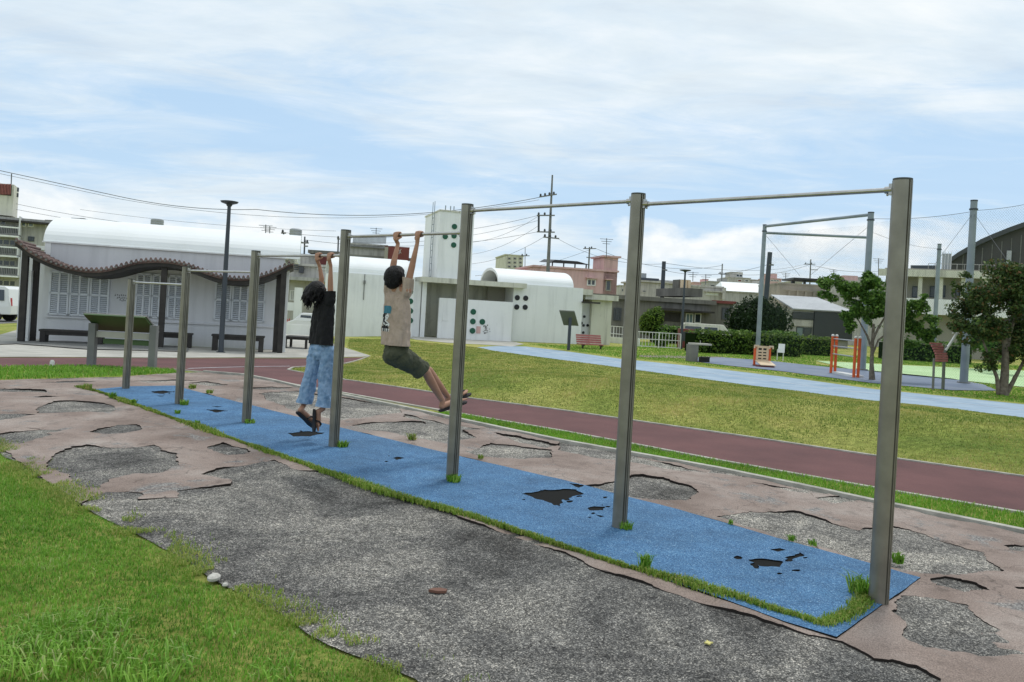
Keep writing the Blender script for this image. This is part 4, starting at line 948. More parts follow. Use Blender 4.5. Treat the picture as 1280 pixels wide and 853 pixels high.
# canopy
cn = -1.7; prof_px = [(19,300),(26,309),(36,317),(49,324),(64,331),(82,337),(99,340.5),(115,342),(131,341),(148,337.5),(160,333.5),(171,330.5),(187,329),(203,329),(216,330.5),(230,333),(242,337.5),(253,342),(264,346),(276,349.5),(290,351.5),(303,352),(316,350.5),(329,347.5),(341,343),(352,338),(360,334),(367,330)]
cp = [S(u, v-1.5, cn) for u, v in prof_px]
def wave(s):
    for (a, za), (b_, zb) in zip(cp, cp[1:]):
        if a <= s <= b_: return za + (zb-za)*(s-a)/(b_-a)
    return cp[0][1] if s < cp[0][0] else cp[-1][1]
ss = list(np.linspace(cp[0][0], cp[-1][0], 110))
wv = np.array([wave(s) for s in ss]); wv = np.convolve(np.pad(wv, 3, 'edge'), np.ones(7)/7, 'valid')
def wavef(s): return float(np.interp(s, ss, wv))
def slab(mb, z_lo, z_hi, n0, n1, rise_=-.06):
    for i in range(len(ss)-1):
        a, b_ = ss[i], ss[i+1]; za, zb = wavef(a), wavef(b_); r1 = rise_
        mb.hexa([pl.pt(a, n0, za+z_lo), pl.pt(b_, n0, zb+z_lo), pl.pt(b_, n1, zb+z_lo+r1), pl.pt(a, n1, za+z_lo+r1), pl.pt(a, n0, za+z_hi), pl.pt(b_, n0, zb+z_hi), pl.pt(b_, n1, zb+z_hi+r1), pl.pt(a, n1, za+z_hi+r1)])
part('canopy_beam', 'wood_dark', pv, lambda mb: slab(mb, -.145, -.03, cn, -.02))
def tiles(mb):
    s = ss[0]+.06
    while s < ss[-1]-.05:
        z = wavef(s); mb.tube([pl.pt(s, cn-.10, z+.05), pl.pt(s, -.05, z+.05-.05)], .052, 10); mb.ell(pl.pt(s, cn-.06, z+.095), (.04,.05,.055), 8); s += .142
def troughs(mb):
    slab(mb, -.03, .03, cn-.04, -.03)
mb = MB(); tiles(mb); troughs(mb); mb.cur = 1
for s_ in np.arange(ss[0]+.06, ss[-1]-.05, .142): mb.tube([pl.pt(s_, cn-.115, wavef(s_)+.05), pl.pt(s_, cn-.10, wavef(s_)+.05)], .034, 8)
mb.build('canopy_tiles', ['tile_red', 'concrete_dark'], pv)
for (u, vt, vb, off) in ((26,331,430,-1.5),(40,336,427,-.9),(200,335,437,-1.5),(344,350,435,-1.3),(349.5,347,441,-1.6)):
    s, zb = S(u, vb, off); part('canopy_post', 'wood_dark', pv, lambda mb: pl.box(mb, s-.085, s+.085, off-.085, off+.085, -1.6, wavef(s)-.1 + .02))
for (u0, u1, off) in ((31,36,-1.15),(353,358.5,-1.2)):
    a = S(u0, 400, off)[0]; b_ = S(u1, 400, off)[0]; part('pillar', 'white_wall', pv, lambda mb: pl.box(mb, a, b_, off, off+.25, -1.6, S(u0, 338, off)[1]))
def louvres(u0, u1, v0, v1, n):
    s0, s1 = S(u0, 380)[0], S(u1, 380)[0]; z0 = S((u0+u1)/2, v1)[1]; z1 = S((u0+u1)/2, v0)[1]; w_ = (s1-s0)/n
    for i in range(n):
        a = s0+i*w_; b_ = a+w_-.015; mb = MB(); t = .055; zm = (z0+z1)/2
        for (p_, q_, c_, d_) in ((a, b_, z0, z0+t), (a, b_, z1-t, z1), (a, b_, zm-t/2, zm+t/2), (a, a+t, z0, z1), (b_-t, b_, z0, z1), ((a+b_)/2-t/2, (a+b_)/2+t/2, z0, z1)): pl.box(mb, p_, q_, -.075, -.012, c_, d_)
        sh = mb.build('shutter', 'shutter', pv)
        mb = MB(); pl.box(mb, a+.02, b_-.02, -.010, -.004, z0+.02, z1-.02); mb.build('shutter_back', 'louver_gap', sh)
        mb = MB(); z = z0+t+.02
        while z < z1-t-.03:
            mb.hexa([pl.pt(a+t, -.065, z), pl.pt(b_-t, -.065, z), pl.pt(b_-t, -.020, z+.035), pl.pt(a+t, -.020, z+.035), pl.pt(a+t, -.065, z+.012), pl.pt(b_-t, -.065, z+.012), pl.pt(b_-t, -.020, z+.047), pl.pt(a+t, -.020, z+.047)]); z += .066
        mb.build('slats', 'shutter', sh)
louvres(61, 137, 341, 395, 3); louvres(169, 229, 343, 398, 3); louvres(268, 332, 350, 402, 3)
part('sill', 'wall_gray', pv, lambda mb: pl.box(mb, S(58, 397)[0], sR, -.09, -.004, S(140, 398.5)[1]-.05, S(140, 398.5)[1]))
# faint three-line inscription on the wall (too small to read in the photograph)
for i, (u0, u1, v) in enumerate(((143.5,158.5,369),(146,160,372.3),(149.5,157.5,375.3))):
    mb = MB(); a = S(u0, v)[0]; b_ = S(u1, v)[0]; z = S(u0, v)[1]; n_ = max(4, int((b_-a)/.055))
    for k in range(n_):
        x = a+(b_-a)*k/n_
        for q in range(3):
            xx = x + random.uniform(0, .028); zz = z + random.uniform(-.03, .02)
            if q % 2: pl.box(mb, xx, xx+.011, -.009, -.004, zz-.02, zz+.022)
            else: pl.box(mb, x, x+.036, -.009, -.004, zz, zz+.011)
    mb.build('inscription', 'black_metal', pv)
def bench(u0, u1, vt, vb, off, lab, m_='wood_dark'):
    s0, _ = S(u0, vb, off); s1, _ = S(u1, vb, off); zb = S((u0+u1)/2, vb, off)[1]; ztp = S((u0+u1)/2, vt, off)[1]
    q = pl.pt((s0+s1)/2, off, zb); zb = T(q.x, q.y); t = thing('slatted_bench', lab, 'bench', (q.x, q.y, zb), 'dark benches in front of the pavilion')
    part('seat', m_, t, lambda mb: [pl.box(mb, s0, s1, off-.22+.155*k, off-.22+.155*k+.13, ztp-.06, ztp) for k in range(3)])
    part('apron', m_, t, lambda mb: (pl.box(mb, s0+.1, s1-.1, off-.18, off-.14, ztp-.17, ztp-.062), pl.box(mb, s0+.1, s1-.1, off+.14, off+.18, ztp-.17, ztp-.062)))
    for x in (s0+.03, s1-.18):
        part('leg', m_, t, lambda mb: pl.box(mb, x, x+.15, off-.2, off+.2, zb-.02, ztp-.062))
bench(50, 130, 413, 431, -1.15, 'long dark bench by the left end of the pavilion behind the green board')
bench(196, 240, 416, 432, -.9, 'dark bench in the middle of the pavilion front, partly behind the bar posts')
bench(264, 330, 419, 438, -1.5, 'dark bench beside the street lamp foot near the pavilion right end')
q = G(370, 436); t = thing('low_table', 'low dark wooden platform table just right of the pavilion', 'table', q)
mb = MB(); mb.box((q.x, q.y+.3, q.z+.42), (.95,.9,.06)); mb.box((q.x, q.y+.3, q.z+.36), (.85,.8,.05)); mb.build('top', 'wood_dark', t)
for i in (-1, 1):
    for j in (-1, 1): mb = MB(); mb.box((q.x+i*.38, q.y+.3+j*.36, q.z+.16), (.08,.08,.34)); mb.build('leg', 'wood_dark', t)
# street lamps
def lamp(u, v, h, lab, rr=.28, th=0):
    q = G(u, v); t = thing('street_lamp', lab, 'street lamp', q, 'park lamps with disc heads')
    mb = MB(); mb.tube([q, q+Vector((0,0,h*.5)), q+Vector((0,0,h-.12))], [.085,.075,.055], 12); mb.tube([q, q+Vector((0,0,.03))], .14, 12); mb.build('pole', 'lamp_dark', t, smooth=True)
    mb = MB(); z = q.z+h; mb.tube([(q.x,q.y,z-.16),(q.x,q.y,z-.10),(q.x,q.y,z-.05),(q.x,q.y,z),(q.x,q.y,z+.015)], [.07,.10,rr*.9,rr,rr*.7], 20); mb.build('lamp_head', 'lamp_dark', t, smooth=True); return t
lamp(276, 441, 4.85, 'dark street lamp with flat disc head in front of the tiled pavilion')
q = G(851, 436.5); lamp(851, 436.5, (436.5-337.5)/F*q.y, 'dark disc headed lamp standing by the hedge behind the blue lanes', .36)
# green board on two posts, left
q1, q2 = G(114, 457), G(190, 461); pb = Pl((q1.x, q1.y), math.degrees(math.atan2(q2.y-q1.y, q2.x-q1.x))); W_ = math.hypot(q2.x-q1.x, q2.y-q1.y)
t = thing('information_board', 'sloping green information board on two square grey posts by the track', 'sign', q1)
for s, vt in ((0, 404), (W_, 407)):
    zt_ = pb.sz(114 if s == 0 else 190, vt)[1]; part('post', 'pole_grey', t, lambda mb: pb.box(mb, s-.065, s+.065, -.07, .07, q1.z-.05, zt_))
a_ = pb.sz(113, 393); b2 = pb.sz(182, 396); zlo = pb.sz(121, 414)[1]; zlo2 = pb.sz(189, 415)[1]
def slope(mb, z1, z0, n1, n0, s0, s1, th, ds=.0): mb.hexa([pb.pt(s0+ds, n0, z0), pb.pt(s1+ds, n0, z0), pb.pt(s1+ds, n0+th, z0+.02), pb.pt(s0+ds, n0+th, z0+.02), pb.pt(s0, n1, z1), pb.pt(s1, n1, z1), pb.pt(s1, n1+th, z1+.02), pb.pt(s0, n1+th, z1+.02)])
part('panel', 'board_green', t, lambda mb: slope(mb, a_[1], zlo, -.30, .30, a_[0], b2[0]+.1, .03, .03))
part('panel_frame', 'concrete_dark', t, lambda mb: slope(mb, a_[1]+.02, zlo+.01, -.26, .34, a_[0]-.02, b2[0]+.12, .03, .03))
part('rail', 'concrete', t, lambda mb: pb.box(mb, .07, W_-.07, -.02, .03, pb.sz(150, 423)[1], pb.sz(150, 415.5)[1]))
part('lower_panel', 'board_green', t, lambda mb: pb.box(mb, .18, W_-.08, .05, .09, pb.sz(150, 431)[1], pb.sz(150, 424.5)[1]))
# ================================================================== white wash house with tower and two vaults
pl = fac(645, 427, 18); S = lambda u, v, off=0.0: pl.sz(u, v, off)
wb = root('wash_house', 'white park building with square tower, flat canopy and two small vaulted roofs', 'building', pl, 0)
zw = S(690, 358)[1]; sA = S(640, 400)[0]; sB = S(727, 400)[0]; sT0 = S(543, 400)[0]; sT1 = S(586, 400)[0]; zsl = S(625, 355.5)[1]
part('wall', 'white_wall', wb, lambda mb: pl.box(mb, sA, sB, 0, 4.2, -1.6, zw))
part('wall', 'white_wall', wb, lambda mb: (pl.box(mb, S(412, 400)[0], S(516, 400)[0], .0, 4.4, -1.9, S(475, 344)[1]), pl.box(mb, S(516, 400)[0]+.003, S(526, 400)[0], .35, 4.0, -1.9, S(520, 352)[1])))
# recess walls
part('recess_wall', 'cream', wb, lambda mb: (pl.box(mb, S(527, 400)[0]+.26, sA-.01, 2.2, 2.4, -1.6, zsl-.15), ))
part('partition', 'white_wall', wb, lambda mb: pl.box(mb, S(527, 400)[0], S(527, 400)[0]+.25, .25, 2.19, -1.6, zsl-.16))
part('partition', 'cream_dark', wb, lambda mb: pl.box(mb, S(609, 380, 1.6)[0], sA-.01, 1.6, 1.8, -1.6, zsl-.16))
part('entrance_screen', 'white_wall', wb, lambda mb: pl.box(mb, S(548, 400)[0], S(574, 400)[0], .02, .2, -1.6, S(560, 373)[1]))
sc_ = part('front_screen', 'white_wall', wb, lambda mb: pl.box(mb, S(583, 400, -.5)[0], S(640, 400, -.5)[0], -.5, -.3, -1.6, S(615, 376.5, -.5)[1]))
sl = part('canopy_slab', 'cream', wb, lambda mb: pl.box(mb, S(525, 354)[0], S(655, 356)[0], -.55, 4.3, zsl-.16, zsl+.12))
tw = part('tower', 'white_wall', wb, lambda mb: pl.box(mb, sT0, sT1, .1, 4.2, zsl+.123, S(560, 264.5)[1]))
part('tower_cap', 'cream', tw, lambda mb: pl.box(mb, sT0-.05, sT1+.05, .05, 4.25, S(560, 264.5)[1]+.002, S(560, 264.5)[1]+.08))
def ladder(mb):
    z0 = zsl+.2; z1 = S(560, 266)[1]
    for n in (1.0, 1.5): mb.bar(pl.pt(sT0-.14, n, z0), pl.pt(sT0-.14, n, z1+.7), .035, .035, up=(1,0,0))
    z = z0
    while z < z1: mb.bar(pl.pt(sT0-.14, 1.0, z), pl.pt(sT0-.14, 1.5, z), .03, .03); z += .38
part('ladder', 'galv', tw, ladder)
part('roof_fitting', 'galv', tw, lambda mb: [mb.tube([pl.pt(sT0+x, 1.0, S(560, 264.5)[1]), pl.pt(sT0+x, 1.0, S(560, 264.5)[1]+.45)], .03, 8) for x in (.5, .8, 1.0)])
for v in (('dot_green',568,283.5,.1),('dot_green',567.5,295,.1),('dot_green',556.5,296,.1),('dot_green',567,306.5,.1)):
    s, z = S(v[1], v[2], v[3]); part('tower_disc', v[0], tw, lambda mb: disc(mb, pl, s, z, v[3], .155))
for (u, v) in ((591.5,390),(591,402),(602.8,402.5),(590.5,413.7)):
    s, z = S(u, v, -.5); part('green_disc', 'dot_green', sc_, lambda mb: disc(mb, pl, s, z, -.5, .165))
for (u, v) in ((646.5,372.4),(657,373),(645.8,384),(656.3,384.3)):
    s, z = S(u, v, 0); part('round_vent', 'dot_black', wb, lambda mb: disc(mb, pl, s, z, 0, .155))
for v in (365, 377, 389, 401):
    s, z = S(515.5, v, 0); part('round_vent', 'dot_green', wb, lambda mb: disc(mb, pl, s-.12, z, 0, .16))
s, z = S(598, 412.5, -.5); part('notice', 'pink', sc_, lambda mb: pl.box(mb, s-.12, s+.12, -.53, -.505, z-.2, z+.2))
s, z = S(607.5, 412, -.5)
def stain(mb):
    for k in range(26):
        a = random.uniform(-.22, .22); b_ = random.uniform(-.28, .22); pl.box(mb, s+a, s+a+random.uniform(.03, .09), -.506-.0004*k, -.5, z+b_, z+b_+random.uniform(.02, .08))
part('tap_panel', 'concrete_dark', sc_, stain)
part('tap', 'steel', sc_, lambda mb: (mb.tube([pl.pt(s, -.5, z+.1), pl.pt(s, -.68, z+.1), pl.pt(s, -.7, z)], .03, 8)))
s, z = S(556, 367, 2.2); part('lamp_fitting', 'black_metal', wb, lambda mb: mb.ell(pl.pt(s-1.5, 2.1, z), (.12,.12,.14), 10))
part('door', 'white_wall', wb, lambda mb: pl.box(mb, S(553, 400)[0], S(561, 400)[0], -.012, .018, S(555, 401)[1], S(555, 392)[1]))
va = part('vault_roof', 'roof_white', wb, lambda mb: vault(mb, pl, S(622, 352, .3)[0], S(716, 357, .3)[0], .15, 4.1, zw+.003, S(664, 339, 1.2)[1]-zw+.06, .16))
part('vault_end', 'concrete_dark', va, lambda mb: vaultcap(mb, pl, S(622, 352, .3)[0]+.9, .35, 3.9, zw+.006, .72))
part('vault_end', 'roof_white', va, lambda mb: vaultcap(mb, pl, S(716, 357, .3)[0]-.2, .2, 4.05, zw+.006, .8))
zl = S(475, 344)[1]
vb_ = part('vault_roof', 'roof_white', wb, lambda mb: vault(mb, pl, S(414, 340, .3)[0], S(514, 345, .3)[0], .1, 4.3, zl+.003, S(460, 322.5, 1.2)[1]-zl+.06, .16))
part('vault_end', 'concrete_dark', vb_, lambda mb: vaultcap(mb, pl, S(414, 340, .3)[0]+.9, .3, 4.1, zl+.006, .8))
part('vault_end', 'roof_white', vb_, lambda mb: vaultcap(mb, pl, S(514, 345, .3)[0]-.2, .2, 4.2, zl+.006, .8))
part('parapet', 'cream', wb, lambda mb: (pl.box(mb, sB+.003, S(742, 366)[0], .05, 3.8, S(735, 369)[1], S(735, 362)[1]), ))
part('annex_wall', 'cream', wb, lambda mb: (pl.box(mb, S(739, 400, .6)[0], S(764, 400, .6)[0], .6, 4.5, -1.6, S(752, 375, .6)[1]), pl.box(mb, S(727, 400, .6)[0]+.01, S(770, 370, .6)[0], .2, 4.7, S(750, 375.5, .6)[1], S(750, 369, .6)[1])))
an = part('annex_panel', 'wall_gray', wb, lambda mb: pl.box(mb, S(727, 400)[0]+.02, S(739, 400, .9)[0], .9, 1.0, -1.6, S(732, 378, .9)[1]))
for (u, v) in ((730.3,396),(729.3,407),(734.4,407),(728.9,416),(726.5,404)):
    s, z = S(u, v, .9); part('round_vent', 'dot_black', an, lambda mb: disc(mb, pl, s, z, .9, .085))
part('door_hood', 'wood_dark', wb, lambda mb: pl.box(mb, S(727, 378)[0], S(748, 378)[0], -.3, .19, S(737, 379.5)[1], S(737, 377.5)[1]))
# conduit on the left wall
s, z = S(455.5, 352); part('conduit', 'pole_grey', wb, lambda mb: (pl.box(mb, s-.05, s+.05, -.12, -.003, z-.15, z+.05), pl.box(mb, s-.02, s+.02, -.05, -.003, S(454, 375)[1], z-.15), pl.box(mb, s-.015, s+.015, -.05, -.003, z+.05, zl)))
# white railing between building and lane
def railing(name, p0, p1, h, lab, cat, m_='paint_white', step=.28, group=None, rails=(0.08, .55, 1.0), pickets=True):
    a, b_ = G(*p0), G(*p1); t = thing(name, lab, cat, a, group); L = (b_-a).length; n_ = max(2, int(L/1.6)); 
    for i in range(n_+1):
        p = a.lerp(b_, i/n_); mb = MB(); mb.bar(p, p+Vector((0,0,h)), .06, .06, up=(1,0,0)); mb.build('post', m_, t)
    mb = MB()
    for r in rails: mb.bar(a+Vector((0,0,h*r)), b_+Vector((0,0,h*r)), .045, .045)
    mb.build('rail', m_, t)
    if pickets:
        mb = MB(); k = int(L/step)
        for i in range(k): p = a.lerp(b_, (i+.5)/k); mb.bar(p+Vector((0,0,h*.08)), p+Vector((0,0,h)), .025, .025, up=(1,0,0))
        mb.build('pickets', m_, t)
    return t
railing('railing', (744,426), (790,431), 1.1, 'white railing right of the cream annex behind the red bench', 'fence')
railing('railing', (796,434), (850,437), .95, 'white picket railing between the round bush and the lamp', 'fence', step=.2)
mb = MB(); q = G(760, 428); a, b_ = G(742, 427), G(800, 432); mb.bar(a+Vector((0,.3,.2)), b_+Vector((0,.3,.2)), .15, .4); tag(mb.build('low_wall', 'white_wall'), 'low white wall under the railing right of the white building', 'wall')
# sloped board on one post
q = G(710.5, 438); pb = Pl((q.x, q.y), 10); t = thing('information_board', 'sloping grey green board on a single post before the white building', 'sign', q)
z1 = pb.sz(705, 389)[1]; z0 = pb.sz(716, 407.5)[1]; s0 = pb.sz(697, 389)[0]; s1 = pb.sz(716, 390)[0]; s2 = pb.sz(706.5, 407)[0]
part('post', 'lamp_dark', t, lambda mb: pb.box(mb, -.07, .07, -.05, .05, q.z-.05, z0+.45))
part('panel', 'board_grey', t, lambda mb: mb.hexa([pb.pt(s2, .35, z0), pb.pt(s2+s1-s0, .35, z0), pb.pt(s2+s1-s0, .38, z0+.04), pb.pt(s2, .38, z0+.04), pb.pt(s0, -.35, z1), pb.pt(s1, -.35, z1), pb.pt(s1, -.32, z1+.04), pb.pt(s0, -.32, z1+.04)]))
# red bench
q = G(739.5, 436.3); pb = Pl((q.x, q.y), 12); SS = pb.sz; t = thing('park_bench', 'slatted red park bench on the grass beside the single post board', 'bench', q)
s0, s1 = SS(722, 425)[0], SS(753, 426)[0]; zs = SS(738, 430.5)[1]; zt_ = SS(738, 418.5)[1]
part('backrest', 'bench_red', t, lambda mb: [mb.hexa([pb.pt(s0, .16+.05*k, zs+.05+k*(zt_-zs-.05)/4), pb.pt(s1, .16+.05*k, zs+.05+k*(zt_-zs-.05)/4), pb.pt(s1, .20+.05*k, zs+.05+k*(zt_-zs-.05)/4), pb.pt(s0, .20+.05*k, zs+.05+k*(zt_-zs-.05)/4)] + [pb.pt(x, n_+.05*k+.04, zs+.03+(k+1)*(zt_-zs-.05)/4) for x, n_ in ((s0,.16),(s1,.16),(s1,.20),(s0,.20))]) for k in range(4)])
part('seat', 'bench_red', t, lambda mb: [pb.box(mb, s0, s1, -.30+.115*k, -.30+.115*k+.10, zs-.03, zs+.02) for k in range(4)])
for x in (SS(728.5, 433)[0], SS(751, 433)[0]): part('leg', 'black_metal', t, lambda mb: (pb.box(mb, x-.04, x+.04, -.22, .16, zs-.10, zs-.032), pb.box(mb, x-.035, x+.035, -.05, .05, q.z-.02, zs-.1)))
# ================================================================== playing-field posts and nets
FP = {}
for k, (ub, vb, ut, vt, r, lab) in enumerate(((946.5,447,958,281,.12,'tall grey blue net post behind the beige exercise panel'),(1077.5,463,1084,265,.15,'tall grey blue net post left of the nearest bar post'),(1204.5,479.5,1212.5,250,.142,'tall grey blue net post at the right beside the dark tree'),(1166,452,1173.5,305,.135,'shorter looking far net post left of the school balcony'))):
    q = G(ub, vb); h = EYE + ray(ut, vt)[1]*q.y - q.z; FP[k] = (q, h); t = thing('net_post', lab, 'post', q, 'net posts round the playing field')
    mb = MB(); mb.tube([q-Vector((0,0,.1)), q+Vector((0,0,h*.5)), q+Vector((0,0,h-.02))], [r*1.08, r*.98, r*.88], 20); mb.build('pole', 'galv', t, smooth=True)
    mb = MB(); mb.tube([q+Vector((0,0,h-.4)), q+Vector((0,0,h-.34))], r*1.12, 20); mb.build('collar', 'lamp_dark', t); mb = MB(); mb.tube([q+Vector((0,0,h-.05)), q+Vector((0,0,h))], r*.95, 20); mb.build('cap', 'lamp_dark', t)
    mb = MB(); mb.tube([q, q+Vector((0,0,.06))], r*1.7, 16); mb.build('base_plate', 'concrete_dark', t)
def topof(k, d): q, h = FP[k]; return q + Vector((0,0,h-d))
mb = MB(); mb.tube([topof(0,.1), topof(1,.12)], .075, 10); tag(mb.build('net_beam', 'galv'), 'upper steel beam joining the two left net posts', 'beam', 'beams between the net posts')
mb = MB(); mb.tube([topof(0,.45), P(1084,297,41.5)], .075, 10); tag(mb.build('net_beam', 'galv'), 'lower steel beam running from the left net post past the second', 'beam', 'beams between the net posts')
m, nt, b = nodes('net'); b.inputs['Base Color'].default_value = (.05, .09, .07, 1); b.inputs['Roughness'].default_value = .8
uvn = nt.nodes.new('ShaderNodeUVMap'); sp_ = nn(nt, 'ShaderNodeSeparateXYZ'); nt.links.new(uvn.outputs[0], sp_.inputs[0])
def mm_(op, a, b_=None, c_=None):
    q = nt.nodes.new('ShaderNodeMath'); q.operation = op
    for i, x in enumerate((a, b_, c_)):
        if x is None: continue
        if isinstance(x, (int, float)): q.inputs[i].default_value = x
        else: nt.links.new(x, q.inputs[i])
    return q.outputs[0]
def line_(x): return mm_('LESS_THAN', mm_('PINGPONG', x, .5), .022)
k1 = mm_('ADD', mm_('MULTIPLY', sp_.outputs[0], 9.0), mm_('MULTIPLY', sp_.outputs[1], 9.0)); k2 = mm_('SUBTRACT', mm_('MULTIPLY', sp_.outputs[0], 9.0), mm_('MULTIPLY', sp_.outputs[1], 9.0))
al = mm_('MAXIMUM', line_(k1), line_(k2)); nt.links.new(al, b.inputs['Alpha'])
def net(a, b_, za, zb, lab, z0=0.0):
    me = bpy.data.meshes.new('net'); V = [(a.x, a.y, a.z+z0), (b_.x, b_.y, b_.z+z0), (b_.x, b_.y, zb), (a.x, a.y, za)]; c_ = Vector(V[0]); L = math.hypot(b_.x-a.x, b_.y-a.y)
    me.from_pydata([tuple(Vector(v)-c_) for v in V], [], [(0,1,2,3)]); uv = me.uv_layers.new(name='UVMap')
    for i, x in enumerate(((0,0),(L,0),(L,zb-b_.z),(0,za-a.z))): uv.data[i].uv = x
    me.materials.append(MATS['net']); o = bpy.data.objects.new('safety_net', me); COL.objects.link(o); o.location = c_; tag(o, lab, 'net', 'ball nets round the playing field'); return o
q0, h0 = FP[0]; q1, h1 = FP[1]; q2, h2 = FP[2]; q3, h3 = FP[3]; qR = q2 + (q2-q1)*1.4
net(q1, q2, q1.z+h1-.5, q2.z+h2-.5, 'fine green mesh net hung between the second net post and the right one')
net(q2, qR, q2.z+h2-.5, q2.z+h2-.3, 'fine mesh net running right from the right net post behind the dark tree')
net(q0, q1, q0.z+h0-.5, q1.z+h1-.6, 'fine mesh net under the two steel beams')
def cable(a, b_, sag, r, lab, group='overhead wires and cables', n_=24):
    pts = []
    for i in range(n_+1):
        t_ = i/n_; p = a.lerp(b_, t_); p.z -= sag*4*t_*(1-t_); pts.append(p)
    mb = MB(); mb.tube(pts, r*.6, 5); return tag(mb.build('cable', 'wire'), lab, 'cable', group)
cable(topof(1,.3), topof(2,.45), .12, .016, 'thin net cable from the second net post to the right net post', 'net suspension cables')
cable(topof(2,.42), P(1290,254,33), .05, .016, 'thin net cable leaving the right net post towards the right edge', 'net suspension cables')
cable(topof(1,.9), topof(3,.3), .2, .014, 'thin net cable from the second net post to the shorter far post', 'net suspension cables')
cable(topof(2,.5), topof(2,.5).lerp(P(1262,330,28), 1), .0, .012, 'slanting stay cable right of the right net post', 'net suspension cables')
cable(topof(2,.5), P(1165,335,30), .0, .012, 'slanting stay cable left of the right net post', 'net suspension cables')
cable(topof(0,.5), P(1000,345,42), .0, .013, 'slanting stay cable right of the left net post', 'net suspension cables')
cable(topof(1,.6), P(1012,345,40), .0, .013, 'long slanting stay cable left of the second net post', 'net suspension cables')
# orange ladder frame
q = G(1038.5, 467); q_ = G(1067, 472.5); pb = Pl((q.x, q.y), math.degrees(math.atan2(q_.y-q.y, q_.x-q.x))); L = math.hypot(q_.x-q.x, q_.y-q.y); h = pb.sz(1038.5, 420)[1]-q.z
t = thing('ladder_station', 'orange exercise frame with white caps and steel rungs on the blue pad', 'exercise equipment', q)
for x in (0, L):
    for n_ in (0, .17):
        pp = part('post', 'orange', t, lambda mb: mb.tube([pb.pt(x, n_, q.z-.05), pb.pt(x, n_, q.z+h)], .056, 14)); part('cap', 'paint_white', pp, lambda mb: mb.ell(pb.pt(x, n_, q.z+h+.02), (.066,.066,.06), 12))
for f_ in (.93, .74, .53):
    part('rung', 'steel', t, lambda mb: mb.tube([pb.pt(0, 0, q.z+h*f_), pb.pt(L, 0, q.z+h*f_)], .022, 8))
for x in (0, L): part('side_rail', 'steel', t, lambda mb: mb.tube([pb.pt(x, 0, q.z+h*.72), pb.pt(x, .17, q.z+h*.72)], .022, 8))
part('step_plate', 'paint_white', t, lambda mb: pb.box(mb, .1, L-.1, .0, .45, q.z+.0, q.z+.10))
# beige leaning panel
q = G(955, 459); pb = Pl((q.x, q.y), -4); SS = pb.sz; t = thing('fitness_backrest', 'beige slotted exercise backrest with red side boards and a low foot ramp', 'exercise equipment', q)
sa, sb = SS(947, 445)[0], SS(963, 445)[0]; zt_ = SS(955, 433)[1]; zb = SS(955, 452)[1]
def slotted(mb):
    pb.box(mb, sa, sb, .30, .34, zt_-.10*1, zt_); pb.box(mb, sa, sa+.10, .30, .34, zb, zt_-.101); pb.box(mb, sb-.10, sb, .30, .34, zb, zt_-.101); c_ = (sa+sb)/2; pb.box(mb, c_-.03, c_+.03, .30, .34, zb, zt_-.101)
    hh = (zt_-.1-zb)
    for k in range(4): z = zb + hh*(.0+.235*k); pb.box(mb, sa+.101, sb-.101, .305, .335, z, z+hh*.14)
part('backboard', 'beige', t, slotted)
part('backing', 'wood_dark', t, lambda mb: pb.box(mb, sa+.02, sb-.02, .345, .36, zb, zt_-.05))
for x in (sa-.09, sb+.01): part('side_board', 'orange', t, lambda mb: pb.box(mb, x, x+.08, .27, .40, q.z, zt_-.02))
for x in (sa-.12, sb-.02): part('handle', 'beige', t, lambda mb: (pb.box(mb, x, x+.20, .20, .26, zt_-.04, zt_+.03), pb.box(mb, x, x+.05, .20, .26, zt_-.12, zt_-.041), pb.box(mb, x+.15, x+.2, .20, .26, zt_-.12, zt_-.041)))
part('foot_ramp', 'beige', t, lambda mb: mb.hexa([pb.pt(sa+.05, -.45, q.z+.09), pb.pt(sb+.15, -.45, q.z+.09), pb.pt(sb+.05, .25, q.z+.25), pb.pt(sa-.05, .25, q.z+.25), pb.pt(sa+.05, -.45, q.z+.12), pb.pt(sb+.15, -.45, q.z+.12), pb.pt(sb+.05, .25, q.z+.28), pb.pt(sa-.05, .25, q.z+.28)]))
part('base', 'dark_red', t, lambda mb: pb.box(mb, sa-.1, sb+.1, -.4, .4, q.z-.02, q.z+.075))
# small white notice
q = G(976, 451); pb = Pl((q.x, q.y), -10); SS = pb.sz; t = thing('notice_stand', 'small white notice on thin white legs right of the beige panel', 'sign', q)
for x in (SS(971.5, 445)[0], SS(979, 445)[0]): part('leg', 'paint_white', t, lambda mb: pb.box(mb, x-.02, x+.02, -.02, .02, q.z-.02, SS(975, 437)[1]))
s0, s1 = SS(972, 436)[0], SS(981.5, 436)[0]
part('panel', 'paint_white', t, lambda mb: mb.hexa([pb.pt(s0, -.1, SS(976, 441)[1]), pb.pt(s1-.04, -.1, SS(976, 441)[1]), pb.pt(s1-.04, -.07, SS(976, 441)[1]), pb.pt(s0, -.07, SS(976, 441)[1]), pb.pt(s0+.06, .1, SS(976, 430)[1]), pb.pt(s1, .1, SS(976, 430)[1]), pb.pt(s1, .13, SS(976, 430)[1]), pb.pt(s0+.06, .13, SS(976, 430)[1])]))
